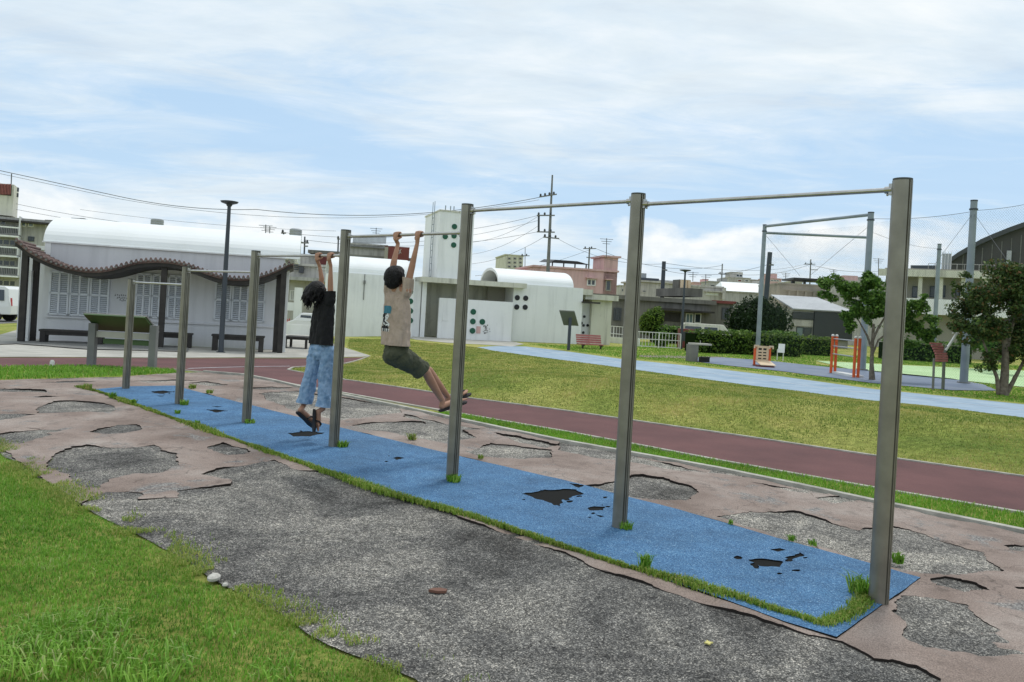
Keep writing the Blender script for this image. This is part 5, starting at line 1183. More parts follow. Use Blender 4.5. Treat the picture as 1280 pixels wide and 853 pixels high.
# curved slat bench with inclined pole
q = G(1172, 487); pb = Pl((q.x, q.y), 20); SS = pb.sz; t = thing('stretching_bench', 'curved red slatted stretching bench with a slanting white pole, near the dark tree', 'exercise equipment', q)
part('leg', 'pole_grey', t, lambda mb: mb.tube([pb.pt(SS(1165, 480)[0], -.05, q.z-.05), pb.pt(SS(1166, 450)[0], -.05, SS(1166, 448)[1])], .04, 10))
part('leg', 'board_grey', t, lambda mb: mb.tube([pb.pt(SS(1179, 480)[0], 0, q.z-.05), pb.pt(SS(1180.5, 442)[0], 0, SS(1180, 440)[1]), pb.pt(SS(1183, 434)[0], 0, SS(1183, 433)[1])], [.055,.05,.045], 10))
part('pole', 'paint_white', t, lambda mb: mb.tube([pb.pt(SS(1181, 438)[0], -.03, SS(1181, 438)[1]), pb.pt(SS(1188, 428)[0], -.03, SS(1188, 428)[1]), pb.pt(SS(1198, 412.5)[0], -.03, SS(1198, 412.5)[1])], .045, 10))
part('crossbar', 'paint_white', t, lambda mb: mb.tube([pb.pt(SS(1189.5, 417)[0], -.03, SS(1190, 416.5)[1]), pb.pt(SS(1203, 417.5)[0], -.03, SS(1203, 418)[1])], .02, 8))
def curved(mb):
    zt_ = SS(1172, 429)[1]; zb = SS(1165, 452)[1]
    for k in range(8):
        a0 = k/8; z = zt_-(zt_-zb)*a0; n_ = .25 - .55*math.sin(a0*1.5); sl_ = SS(1171, 429)[0] - a0*.42*0.8; ww = SS(1185, 430)[0]-SS(1169, 430)[0]
        mb.hexa([pb.pt(x, m2, zz) for zz in (z-(zt_-zb)/8+.015, z) for x, m2 in ((sl_, n_), (sl_+ww, n_+.05), (sl_+ww, n_+.10), (sl_, n_+.05))])
part('slats', 'bench_red', t, curved)
# stone table / drinking fountain and crate
q = G(866, 452.5); t = thing('drinking_fountain', 'grey concrete drinking fountain block with a cantilevered top slab', 'fountain', q); hh = (452.5-431)/F*q.y
mb = MB(); mb.box((q.x, q.y+.25, q.z+hh/2), (.36,.5,hh), R(15)); mb.build('pedestal', 'concrete_dark', t, bevel=.01); mb = MB(); mb.box((q.x+.35, q.y+.3, q.z+hh+.03), (.95,.5,.08), R(10)); mb.build('top_slab', 'concrete', t, bevel=.01)
mb = MB(); mb.tube([(q.x+.35,q.y+.25,q.z+hh+.07),(q.x+.35,q.y+.25,q.z+hh+.20)], .02, 8); mb.build('spout', 'steel', t)
q = G(881, 453.5); mb = MB()
for i in range(9): mb.box((q.x-.2+.05*i, q.y, q.z+.13), (.022,.02,.22))
for z in (.02, .25): mb.box((q.x, q.y, q.z+z), (.46,.03,.025))
mb.box((q.x, q.y+.16, q.z+.13), (.44,.26,.2)); tag(mb.build('drain_grate', 'black_metal'), 'small dark barred box on the ground beside the fountain', 'grate')
# ================================================================== trees, bushes and hedges
def tree(base, clumps, nleaf, size, lm, lab, trunk, limbs, name='broadleaf_tree', cat='tree', core=True, group=None):
    t = thing(name, lab, cat, base, group); mb = MB()
    for pts, rs in [trunk] + limbs: mb.tube(pts, rs, 9)
    mb.build('trunk', 'bark', t, smooth=True)
    tot = sum(r[0]*r[1]*r[2] for c_, r in clumps)**1.0; PP = []; NR = []
    for c_, r in clumps:
        k = int(nleaf*(r[0]*r[1]*r[2])**.67/sum((b2[0]*b2[1]*b2[2])**.67 for _, b2 in clumps)); p, d = clump_pts(c_, r, k, .35)
        nz = np.array([noise.noise(Vector(x)*1.9) for x in p]); p = p[nz > -.17]; d = d[nz > -.17]; PP.append(p); NR.append(d)
    PP = np.concatenate(PP); NR = np.concatenate(NR); leaves('crown', PP, size, lm, t, nrm=NR*.5 + np.array([0, 0, .4])); return t
def px_clumps(lst, Y, squash=.85, rough=.35, sub=4):
    out = []
    for (u, v, r, dy) in lst:
        c_ = P(u, v, Y+dy); rr = r/F*(Y+dy)
        for k in range(sub): o = Vector(RNG.normal(0, rough*rr, 3).tolist()); q = rr*RNG.uniform(.6, .9); out.append((c_+o, (q, q, q*squash)))
    return out
q = G(1253, 494); Y = q.y; tp = lambda u, v, dy=0.0: P(u, v, Y+dy)
cl = px_clumps([(1222,360,20,0),(1250,348,20,.2),(1272,340,20,-.2),(1290,350,22,0),(1210,390,19,.3),(1235,385,22,-.3),(1262,380,26,0),(1290,385,26,.2),(1200,405,13,0),(1222,420,17,.2),(1245,415,22,-.2),(1272,418,24,.3),(1298,425,24,0),(1238,440,12,0),(1262,446,13,.1),(1232,458,10,0),(1288,452,14,0),(1208,350,9,0),(1310,370,24,0),(1268,345,18,.5)], Y)
tree(q, cl, 36000, .052, 'leaf_red', 'dark green tree with reddish leaves and several stems at the right edge', ([q, tp(1256,470), tp(1257,445), tp(1256,415)], [.17,.13,.11,.07]),
     [([q+Vector((-.12,0,0)), tp(1246,472), tp(1238,450), tp(1228,425)], [.08,.06,.05,.03]), ([q+Vector((.1,0,0)), tp(1266,478), tp(1278,455), tp(1292,430)], [.09,.07,.05,.03]), ([tp(1257,445), tp(1262,420), tp(1272,385)], [.08,.06,.03]), ([tp(1256,430), tp(1240,400), tp(1225,375)], [.07,.05,.02]), ([q+Vector((.05,.1,0)), tp(1262,488), tp(1268,470)], [.06,.05,.04])])
q = G(1090, 475.5); Y = q.y
cl = px_clumps([(1033,356,10,0),(1048,362,13,0),(1062,368,15,0),(1078,362,16,.2),(1095,352,13,0),(1092,372,18,-.2),(1110,376,18,0),(1128,380,15,0),(1146,384,14,0),(1100,394,18,.3),(1122,400,17,0),(1145,408,15,0),(1160,400,13,0),(1058,392,11,0),(1072,386,13,0),(1062,405,8,0),(1038,370,8,0),(1160,420,12,0),(1135,424,12,0),(1168,410,9,0),(1152,372,7,0),(1085,345,7,0)], Y, sub=4)
tree(q, cl, 30000, .058, 'leaf_mid', 'spreading green tree with thin trunk behind the nearest bar post', ([q, tp(1089.5,455), tp(1090.5,430), tp(1092,405)], [.12,.075,.06,.05]),
     [([tp(1090.5,438), tp(1084,420), tp(1074,402)], [.05,.04,.02]), ([tp(1090,428), tp(1098,410), tp(1110,390)], [.05,.04,.02]), ([tp(1089,448), tp(1098,425), tp(1125,405)], [.04,.035,.02]), ([tp(1074,402), tp(1060,380)], [.025,.015])])
def bush(u, v, rx, h, lab, lm, n_, size, lumps=6, name='bush', cat='bush', group=None, Y=None):
    q = G(u, v) if Y is None else P(u, v, Y); Y = q.y; rr = rx/F*Y; hh = h/F*Y; t = thing(name, lab, cat, q, group); cl = []
    for k in range(lumps):
        a = RNG.uniform(0, 2*np.pi); d = rr*RNG.uniform(.1, .55); cl.append((Vector((q.x+np.cos(a)*d, q.y+np.sin(a)*d, q.z + hh*RNG.uniform(.38, .62))), (rr*.5, rr*.5, hh*.38)))
    cl.append((Vector((q.x, q.y, q.z+hh*.45)), (rr*.7, rr*.7, hh*.45)))
    PP = []; NR = []
    for c_, r in cl: p, d = clump_pts(c_, r, n_//len(cl), .7); PP.append(p); NR.append(d)
    leaves('foliage', np.concatenate(PP), size, lm, t, nrm=np.concatenate(NR)*.8)
    mb = MB(); [mb.ell(c_, [x*.68 for x in r], 12) for c_, r in cl]; mb.build('dark_core', 'leaf_core', t)  # solid dark lumps added inside the leaves to make the bush opaque
    mb = MB(); mb.tube([(q.x, q.y, q.z-.05), (q.x, q.y, q.z+hh*.4)], .05*rr+.02, 8); mb.build('stem', 'bark', t); return t
bush(828, 434.5, 13, 23, 'round dark bush in front of the white picket railing', 'leaf_mid', 2600, .07)
bush(812, 420, 17, 38, 'bright yellow green shrub behind the second nearest bar post', 'leaf_bright', 3000, .09, Y=58)
bush(945, 433, 42, 66, 'large dark rounded tree crown behind the left net post', 'leaf_dark', 9000, .12, lumps=12, Y=60, name='broadleaf_tree', cat='tree')
bush(1218, 440, 34, 46, 'olive green shrub beneath the school balcony left of the dark tree', 'leaf_hedge', 3500, .10, lumps=9, Y=44)
bush(1250, 452, 30, 40, 'dark shrub behind the dark tree trunk', 'leaf_mid', 2600, .09, lumps=7, Y=40)
def hedge(p0, p1, h, dep, lab, lm, dens, size, group='hedges along the park edge', Y=None):
    if Y: a, b_ = P(p0[0], p0[1], Y), P(p1[0], p1[1], Y); a.z = b_.z = T(a.x, a.y)
    else: a, b_ = G(*p0), G(*p1)
    hh = h/F*((a.y+b_.y)/2); t = thing('hedge', lab, 'hedge', a.lerp(b_, .5), group); d = (b_-a); L = d.length; dn = d.normalized(); nv = Vector((-dn.y, dn.x, 0))
    mb = MB(); mb.bar(a+nv*dep*.5+Vector((0,0,hh*.45)), b_+nv*dep*.5+Vector((0,0,hh*.45)), dep*.8, hh*.86); mb.build('dark_core', 'leaf_core', t)  # added dark block filling the hedge behind its leaf surface
    n_ = int(dens*L*(hh+dep)); s = RNG.uniform(0, L, n_); f = RNG.uniform(0, hh+dep, n_); nn_ = np.where(f < hh, 0, f-hh); zz = np.where(f < hh, f, hh); wob = np.array([.14*noise.noise(Vector((x*1.4, y*1.4, 3))) for x, y in zip(s, f)])
    base = np.array(a)[None,:] + s[:,None]*np.array(dn)[None,:] + nn_[:,None]*np.array(nv)[None,:]; base[:,2] = a.z + (b_.z-a.z)*s/L + zz
    base -= np.array(nv)[None,:]*(np.where(f < hh, wob, 0))[:,None]; base[:,2] += np.where(f >= hh, wob, 0); base += RNG.normal(0, .05, base.shape)
    nr = np.where((f < hh)[:,None], -np.array(nv)[None,:]*.8, np.array([[0,0,1.0]])); leaves('foliage', base, size, lm, t, nrm=nr); return t
hedge((870,441), (1002,447), 26, 1.6, 'long bushy hedge between the fountain and the left net post', 'leaf_hedge', 130, .085)
hedge((1000,443.5), (1041,446), 22, 1.2, 'trimmed bright hedge left of the orange frame', 'leaf_bright', 170, .06)
hedge((818,422), (940,428), 20, 2, 'dark trimmed hedge row in front of the grey building', 'leaf_mid', 80, .10, Y=57)
hedge((1104,449), (1215,456), 24, 1.2, 'dark hedge behind the light green court', 'leaf_mid', 110, .08)
hedge((958,441), (1000,443), 26, 1.2, 'small dark hedge piece behind the white notice', 'leaf_mid', 110, .08)
# ================================================================== houses behind
def simple_house(name, lab, cat, pl, u0, u1, vt, depth, wallm, zb=-2.5, roof=None, rm=None, over=.15, th=.2, par=None, group=None):
    s0, s1 = pl.sz(u0, vt)[0], pl.sz(u1, vt)[0]; zt_ = pl.sz((u0+u1)/2, vt)[1]
    t = par or thing(name, lab, cat, pl.pt((s0+s1)/2, 0, zb), group); part('wall', wallm, t, lambda mb: pl.box(mb, s0, s1, 0, depth, zb, zt_-th))
    part('roof', rm or wallm, t, lambda mb: pl.box(mb, s0-over, s1+over, -over, depth+over, zt_-th+.003, zt_)); return t, s0, s1, zt_
# pink house
pl = facY(720, 84, 12); t, s0, s1, zt_ = simple_house('pink_house', 'pink flat roofed house with a stair tower behind the white building', 'house', pl, 668, 772, 335, 9, 'pink')
simple_house('', '', '', pl, 756, 773, 320, 4, 'pink', par=t, over=.25)
part('side_wall', 'pink', t, lambda mb: pl.box(mb, pl.sz(640, 340, 3)[0], s0-.01, 3, 9, -2.5, pl.sz(655, 341, 3)[1]))
pwin(pl, t, 733.5, 349, 744.5, 357.5, bars=1, t=.12); pwin(pl, t, 757, 350.5, 763.5, 364, bars=0, t=.1, name='door', fm='cream_dark')
part('window_hood', 'pink', t, lambda mb: (pl.pbox(mb, 732, 347.2, 746, 348.6, -.5, -.01), pl.pbox(mb, 755.5, 349, 765, 350.3, -.5, -.01)))
sp1 = pl.sz(690, 333)[0]; sp2 = pl.sz(742, 333)[0]
pt_ = part('roof_shelter', 'black_metal', t, lambda mb: mb.hexa([pl.pt(sp1, 1, pl.sz(690, 328)[1]), pl.pt(sp2, 1, pl.sz(740, 331)[1]), pl.pt(sp2, 6, pl.sz(740, 331)[1]+.3), pl.pt(sp1, 6, pl.sz(690, 328)[1]+.3)] + [pl.pt(sp1+.6, 1, pl.sz(700, 324.5)[1]), pl.pt(sp2-1.5, 1, pl.sz(735, 327)[1]), pl.pt(sp2-1.5, 6, pl.sz(735, 327)[1]+.3), pl.pt(sp1+.6, 6, pl.sz(700, 324.5)[1]+.3)]))
for k in range(4): x = sp1+.3+(sp2-sp1-.8)*k/3; part('shelter_post', 'black_metal', t, lambda mb: pl.box(mb, x, x+.12, 1.2, 1.32, zt_, pl.sz(715, 329)[1]+.1))
# block of flats behind the vault
pl = facY(643, 150, 10); t, s0, s1, zt_ = simple_house('apartment_block', 'pale weathered apartment block rising behind the small vault', 'building', pl, 632, 654.5, 318.5, 12, 'cream')
for r_i in range(4):
    for c_i in range(3): u = 634.5+c_i*7; v = 322+r_i*5; pwin(pl, t, u, v, u+4, v+3, bars=0, t=.12, fm='cream_dark')
# grey building row
pl = facY(860, 66, 9); t, s0, s1, zt_ = simple_house('grey_building', 'long weathered grey concrete building behind the lamp and hedges', 'building', pl, 742, 890, 371.5, 9, 'grey_building', over=.3, th=.35)
part('upper_block', 'grey_building', t, lambda mb: pl.pbox(mb, 855, 360.5, 880, 371, .3, 7))
part('wing', 'grey_building', t, lambda mb: pl.box(mb, s1+.01, pl.sz(922, 380)[0], .8, 8, -2.5, pl.sz(905, 377)[1]))
part('wing_fascia', 'dark_red', t, lambda mb: pl.box(mb, s1+.32, pl.sz(924, 378)[0], .55, .78, pl.sz(905, 379.5)[1], pl.sz(905, 376)[1]))
part('eave', 'wood_dark', t, lambda mb: (pl.pbox(mb, 822, 386, 858, 389, -.9, -.01), pl.pbox(mb, 858, 389, 888, 391, -.9, -.01)))
pwin(pl, t, 766.5, 385, 776.5, 401, bars=2, fm='charcoal', t=.12); pwin(pl, t, 826, 391, 850, 402, bars=1, fm='wood_dark', gm='wood_dark'); pwin(pl, t, 857, 392, 866, 404, bars=1, gm='glass_pale'); pwin(pl, t, 868, 392, 876, 404, bars=0); pwin(pl, t, 902, 385, 912, 400, off=.8, bars=1, fm='charcoal', t=.1)
part('water_tank', 'beige', t, lambda mb: [mb.tube([pl.pt(pl.sz(863.5+4.5*k, 355)[0], 2, pl.sz(868, 360)[1]), pl.pt(pl.sz(863.5+4.5*k, 355)[0], 2, pl.sz(868, 349.5)[1])], .15, 10) for k in range(3)])
part('roof_box', 'grey_building', t, lambda mb: pl.pbox(mb, 862, 349, 876, 361.5, 2.4, 4))
# white houses behind the grey one
pl = facY(840, 90, 6); t, s0, s1, zt_ = simple_house('white_house', 'white two storey house with dark windows above the grey building', 'house', pl, 801, 852, 352, 8, 'house_white', over=.3)
pwin(pl, t, 802, 362.5, 808, 366, bars=0, t=.1, fm='house_white'); pwin(pl, t, 822, 363.5, 843, 368, bars=3, t=.1, fm='house_white')
part('parapet', 'house_grey', t, lambda mb: pl.pbox(mb, 818, 350, 862, 353, 2, 6)); part('shelter_roof', 'lamp_dark', t, lambda mb: pl.pbox(mb, 803, 347.5, 827, 350.5, 1, 6)); part('water_tank', 'metal_sheet', t, lambda mb: pl.pbox(mb, 808, 341, 814, 347.4, 2, 3.5))
t, s0, s1, zt_ = simple_house('white_house', 'white house with open roof frame right of the grey rooftop block', 'house', pl, 852, 904, 357, 8, 'house_white', over=.1)
part('roof_frame', 'house_white', t, lambda mb: (pl.pbox(mb, 880, 364, 904, 365.5, -.6, -.1), pl.pbox(mb, 901, 360, 905, 374, -.6, -.1))); pwin(pl, t, 882, 366, 898, 369.5, bars=2, t=.1, gm='roof_white')
pl = facY(930, 120, -4); t, s0, s1, zt_ = simple_house('white_roof_hall', 'hall with broad pale metal roof behind the dark rounded tree', 'building', pl, 905, 990, 366, 12, 'house_grey')
sa, sb = pl.sz(903, 366)[0], pl.sz(992, 366)[0]
part('metal_roof', 'roof_white', t, lambda mb: mb.hexa([pl.pt(sa, -.3, zt_), pl.pt(sb, -.3, zt_), pl.pt(sb, 12, zt_), pl.pt(sa, 12, zt_), pl.pt(sa+1, 7, zt_+1.7), pl.pt(sb-4, 7, zt_+1.7), pl.pt(sb-4, 7.4, zt_+1.7), pl.pt(sa+1, 7.4, zt_+1.7)]))
pl = facY(930, 190, 0); t, s0, s1, zt_ = simple_house('distant_house', 'small distant white house with dark windows on the skyline', 'house', pl, 912, 938, 347, 8, 'house_white')
part('upper_storey', 'house_white', t, lambda mb: pl.pbox(mb, 915, 340, 930, 346.8, 1, 6)); pwin(pl, t, 920, 343, 928, 346.5, off=1, bars=1, t=.1); pwin(pl, t, 922, 349.5, 927, 352.5, bars=0, t=.1, gm='dark_red'); pwin(pl, t, 931, 350, 936, 352.5, bars=0, t=.1)
pl = facY(970, 200, 0); t, s0, s1, zt_ = simple_house('distant_house', 'distant pinkish house with stepped roof right of the left net post', 'house', pl, 961, 977, 348, 8, 'pink')
part('upper_storey', 'pink', t, lambda mb: pl.pbox(mb, 962, 342, 973, 347.9, 1, 6)); pwin(pl, t, 963, 350, 974, 352, bars=2, t=.1)
pl = facY(945, 210, 0); simple_house('distant_house', 'distant grey flat roofed house behind the left net post', 'house', pl, 938, 962, 350, 8, 'house_grey')
pl = facY(1010, 96, -3); t, s0, s1, zt_ = simple_house('stained_building', 'tall stained beige wall building left of the spreading tree', 'building', pl, 975, 1032, 355, 10, 'stained', over=.05)
for k in range(5): x = s0+1+(s1-s0-1.5)*k/4; part('pilaster', 'stained', t, lambda mb: pl.box(mb, x, x+.25, -.3, -.01, -2.5, zt_-.9))
part('ledge', 'stained', t, lambda mb: pl.pbox(mb, 978, 363, 1030, 364.5, -.35, -.31))
part('roof_shelter', 'black_metal', t, lambda mb: (pl.pbox(mb, 995, 348, 1046, 350.5, 1, 6), pl.pbox(mb, 996, 350.5, 1000, 356, 2, 2.5), pl.pbox(mb, 1012, 350.5, 1014, 356, 2, 2.5)))
pl = facY(1030, 70, 2); t, s0, s1, zt_ = simple_house('workshop', 'low workshop with corrugated metal roof and dark sliding door', 'building', pl, 985, 1062, 389, 8, 'house_grey', over=.1)
sa, sb = s0-.3, s1+.4
part('metal_roof', 'metal_sheet', t, lambda mb: mb.hexa([pl.pt(sa+.6, -.4, zt_), pl.pt(sb, -.4, zt_), pl.pt(sb, 8, zt_+1.4), pl.pt(sa+1.6, 8, zt_+1.4), pl.pt(sa+.6, -.4, zt_+.1), pl.pt(sb, -.4, zt_+.1), pl.pt(sb, 8, zt_+1.5), pl.pt(sa+1.6, 8, zt_+1.5)]))
part('sliding_door', 'charcoal', t, lambda mb: (pl.pbox(mb, 1016, 391, 1064, 425, -.3, -.02), pl.pbox(mb, 990, 391, 1016, 399, -.25, -.02))); pwin(pl, t, 995, 409, 1004, 421, bars=0, fm='lamp_dark', gm='glass_pale'); pwin(pl, t, 1004.5, 410, 1014, 424, bars=0, fm='lamp_dark')
part('wall_panel', 'house_white', t, lambda mb: pl.pbox(mb, 986, 400, 1015.5, 408, -.15, -.02))
pl = facY(1090, 84, -8); t, s0, s1, zt_ = simple_house('beige_house', 'plain beige block seen behind the spreading green tree', 'house', pl, 1054, 1124, 352, 4, 'house_white', over=.1)
part('roof_box', 'pink', t, lambda mb: pl.pbox(mb, 1056, 344.5, 1074, 351.5, .5, 3)); pwin(pl, t, 1064, 375, 1074, 385, bars=1, t=.1, fm='lamp_dark')
for k_, (u0, u1, v, Y, w_, l_) in enumerate(((775,802,357,140,'house_white','far white house left of the white house above the grey building'),(886,915,352,170,'house_grey','far grey house behind the pale metal roof'),(936,958,355,150,'house_white','far white house behind the left net post'),(988,1003,352,165,'cream','far cream house left of the roof shelter'),(1046,1062,351,150,'house_white','far white house over the workshop roof'),(868,890,353,180,'pink','far pinkish house between aerials right of the lamp'),(1076,1100,347,160,'house_grey','far grey house above the spreading tree'))):
    pl = facY((u0+u1)/2, Y, 0); t, s0, s1, zt_ = simple_house('distant_house', l_, 'house', pl, u0, u1, v, 7, w_, over=.15, group='distant low houses')
    part('stair_box', w_, t, lambda mb: pl.pbox(mb, u0+(u1-u0)*.55, v-4, u0+(u1-u0)*.85, v-.1, 1, 4))
    for q_ in range(3): pwin(pl, t, u0+2+q_*(u1-u0)/3, v+4, u0+2+(q_+.55)*(u1-u0)/3, v+8, bars=0, t=.1, fm='house_grey')
# school building with balcony
pl = facY(1190, 62, -27); t, s0, s1, zt_ = simple_house('school_building', 'two storey cream building with a long white balcony at the right', 'building', pl, 1108, 1258, 337, 4, 'cream_dark', over=.1, th=.1)
part('eave', 'cream', t, lambda mb: (pl.box(mb, s0-.4, s1+.5, -1.7, 0, zt_-.55, zt_-.35), pl.box(mb, s0-.5, s1+.6, -1.8, -1.7, zt_-.75, zt_-.2)))
zb_, zc_ = pl.sz(1190, 375, -1.6)[1], pl.sz(1190, 392, -1.6)[1]
part('balcony', 'white_wall', t, lambda mb: (pl.box(mb, s0+.4, s1+.3, -1.7, -1.55, zc_, zb_), pl.box(mb, s0, s1+.3, -1.7, 0, zc_-.15, zc_-.003)))
for (u0, v0, u1, v1) in ((1162,358,1170,372),(1178,357,1182,372),(1194,357,1202,371),(1216,358,1224,372),(1140,358,1148,372)): pwin(pl, t, u0, v0, u1, v1, bars=0, t=.08, fm='lamp_dark')
for u in (1118, 1150, 1176, 1204, 1232): s_ = pl.sz(u, 360, -1.5)[0]; part('column', 'cream', t, lambda mb: pl.box(mb, s_-.15, s_+.15, -1.5, -1.2, zb_-.02, zt_-.553))
part('roof_shelter', 'lamp_dark', t, lambda mb: mb.hexa([pl.pt(pl.sz(1142, 339)[0], .5, zt_+.01), pl.pt(pl.sz(1172, 339)[0], .5, zt_+.01), pl.pt(pl.sz(1172, 339)[0], 4, zt_+.01), pl.pt(pl.sz(1142, 339)[0], 4, zt_+.01), pl.pt(pl.sz(1138, 335)[0], .5, zt_+.30), pl.pt(pl.sz(1172, 335)[0], .5, zt_+.34), pl.pt(pl.sz(1172, 335)[0], 4, zt_+.34), pl.pt(pl.sz(1138, 335)[0], 4, zt_+.30)]))
tk = part('water_tank', 'metal_sheet', t, lambda mb: pl.box(mb, pl.sz(1178, 330)[0], pl.sz(1189, 330)[0], 1, 2.4, zt_, zt_+1.35)); part('tank_frame', 'white_wall', tk, lambda mb: [pl.box(mb, pl.sz(u, 330)[0], pl.sz(u, 330)[0]+.04, .93, .98, zt_, zt_+1.5) for u in (1177.5, 1181, 1185, 1189)])
part('roof_rail', 'house_grey', t, lambda mb: [pl.box(mb, s0+3+k*.5, s0+3.04+k*.5, -.2, -.16, zt_, zt_+.4) for k in range(28)] + [pl.box(mb, s0+3, s0+21, -.2, -.16, zt_+.4, zt_+.44)])
# gymnasium with arched roof
pl = facY(1240, 95, -31); gp = [pl.sz(u, v) for u, v in ((1188,324),(1198,317),(1212,309),(1226,301),(1242,294),(1262,286),(1282,279),(1310,272),(1350,266),(1400,264),(1450,270),(1500,282),(1530,300))]
t = thing('gymnasium', 'large dark grey hall with arched roof rising at the far right', 'building', pl.pt(gp[4][0], 0, -2.5))
def arch(mb, n0, n1, dz=0.0, zb=-2.5):
    pr = [(gp[0][0], zb)] + [(s, z+dz) for s, z in gp] + [(gp[-1][0], zb)]; n = len(pr); vs_ = [pl.pt(s, n0, z) for s, z in pr] + [pl.pt(s, n1, z) for s, z in pr]
    mb.add(vs_, [(i, (i+1) % n, n+(i+1) % n, n+i) for i in range(n)] + [tuple(range(n-1, -1, -1)), tuple(range(n, 2*n))])
part('wall', 'gym_dark', t, lambda mb: arch(mb, 0, 20, -.5))
def roofarch(mb):
    for (a, b_) in zip(gp, gp[1:]): mb.hexa([pl.pt(a[0], -.8, a[1]-.5+.003), pl.pt(b_[0], -.8, b_[1]-.5+.003), pl.pt(b_[0], 21, b_[1]-.5+.003), pl.pt(a[0], 21, a[1]-.5+.003), pl.pt(a[0], -.8, a[1]+.1), pl.pt(b_[0], -.8, b_[1]+.1), pl.pt(b_[0], 21, b_[1]+.1), pl.pt(a[0], 21, a[1]+.1)])
part('roof', 'charcoal', t, roofarch)
part('service_shaft', 'metal_sheet', t, lambda mb: pl.pbox(mb, 1258, 314, 1264, 332, -.5, -.01))
part('purlin_marks', 'concrete_dark', t, lambda mb: [pl.pbox(mb, 1203+12*k, 318-4.0*k, 1204+12*k, 340, -.06, -.01) for k in range(7)])
# apartment flats at the left edge
pl = facY(20, 78, 25); t, s0, s1, zt_ = simple_house('apartment_flats', 'grey apartment flats with rows of balconies at the left edge', 'building', pl, -60, 57, 271, 10, 'house_grey', zb=-5, over=.6, th=.25)
for i, (v0, v1, ur) in enumerate(((284,293,26),(309,318,24),(334,343,25))):
    part('balcony_rail', 'white_wall', t, lambda mb: (pl.pbox(mb, -60, v0-2, ur, v0-.3, -1.4, -1.3), pl.pbox(mb, -60, v1, ur, v1+2, -1.5, -.02)))
    part('balusters', 'charcoal', t, lambda mb: [pl.pbox(mb, -6+2.2*k, v0, -5+2.2*k, v1-.2, -1.38, -1.32) for k in range(int((ur+5)/2.2))])
    part('balcony_shade', 'wall_gray', t, lambda mb: pl.pbox(mb, ur, v0-12, ur+1.5, v1+2, -1.4, -.02))
pwin(pl, t, 25, 275, 33, 283.5, bars=0, t=.1, gm='glass_pale'); pwin(pl, t, 35, 276.5, 42.5, 284, bars=0, t=.1, gm='glass_pale'); pwin(pl, t, 35, 296, 43, 302, bars=1, t=.1, fm='lamp_dark'); pwin(pl, t, -6, 274.5, 8, 281.5, bars=1, t=.1, fm='house_grey')
for v in (299, 325, 350): pwin(pl, t, -4, v, 20, v+8, bars=2, t=.1, fm='house_grey')
part('eave', 'wood_dark', t, lambda mb: pl.box(mb, s0, s1+1.2, -1.0, 0, zt_-.45, zt_-.26))
tw = part('roof_tower', 'cream', t, lambda mb: pl.pbox(mb, -20, 228, 15, 268, .8, 4)); part('tower_louvres', 'bench_red', tw, lambda mb: [pl.pbox(mb, -10+1.9*k, 229, -8.9+1.9*k, 242.5, .65, .78) for k in range(12)] ); part('louvre_back', 'wood_dark', tw, lambda mb: pl.pbox(mb, -20, 229, 13, 242.5, .75, .79))
for (u, v) in ((20.5,236),(20,243)): part('aerial_box', 'charcoal', tw, lambda mb: pl.pbox(mb, u, v-2, u+2, v+3, .4, .7))
part('mast', 'wire', tw, lambda mb: mb.tube([pl.pt(pl.sz(10, 228)[0], 2, pl.sz(10, 228)[1]), pl.pt(pl.sz(10.5, 214)[0], 2, pl.sz(10.5, 214)[1])], .05, 6))
pl = facY(80, 120, 5); t, s0, s1, zt_ = simple_house('distant_house', 'distant roof with dark shelter just above the pavilion vault', 'house', pl, 58, 90, 276, 8, 'house_grey', rm='wood_dark')
part('aerial', 'charcoal', t, lambda mb: (pl.pbox(mb, 100, 273, 105, 279, 0, .5), pl.pbox(mb, 85, 272, 101, 280, 1, 4)))
# roof tanks
def tank(u, v0, v1, w_, Y, lab):
    c_ = P(u, v1, Y); h_ = (v1-v0)/F*Y; r_ = w_/F*Y/2; t = thing('water_tank', lab, 'water tank', c_, 'rooftop water tanks')
    mb = MB(); mb.tube([c_, c_+Vector((0,0,h_*.92)), c_+Vector((0,0,h_))], [r_, r_, r_*.7], 16); mb.build('drum', 'metal_sheet', t, smooth=True)
    mb = MB(); [mb.tube([c_+Vector((0,0,h_*f_)), c_+Vector((0,0,h_*f_+.05))], r_*1.04, 16) for f_ in (.15,.35,.55,.75)]; mb.build('band', 'house_grey', t)
    mb = MB(); [mb.bar(c_+Vector((i*r_*.7, j*r_*.7, 0)), c_+Vector((i*r_*.7, j*r_*.7, -3)), .1, .1, up=(1,0,0)) for i in (-1,1) for j in (-1,1)]; mb.box(c_-Vector((0,0,.06)), (r_*2.6, r_*2.6, .1)); mb.build('stand', 'pole_grey', t)
tank(196, 274, 287.5, 15, 95, 'pale rooftop tank peeping over the middle of the pavilion roof'); tank(369, 286, 302, 15, 75, 'round tank on a stand right of the pavilion roof')
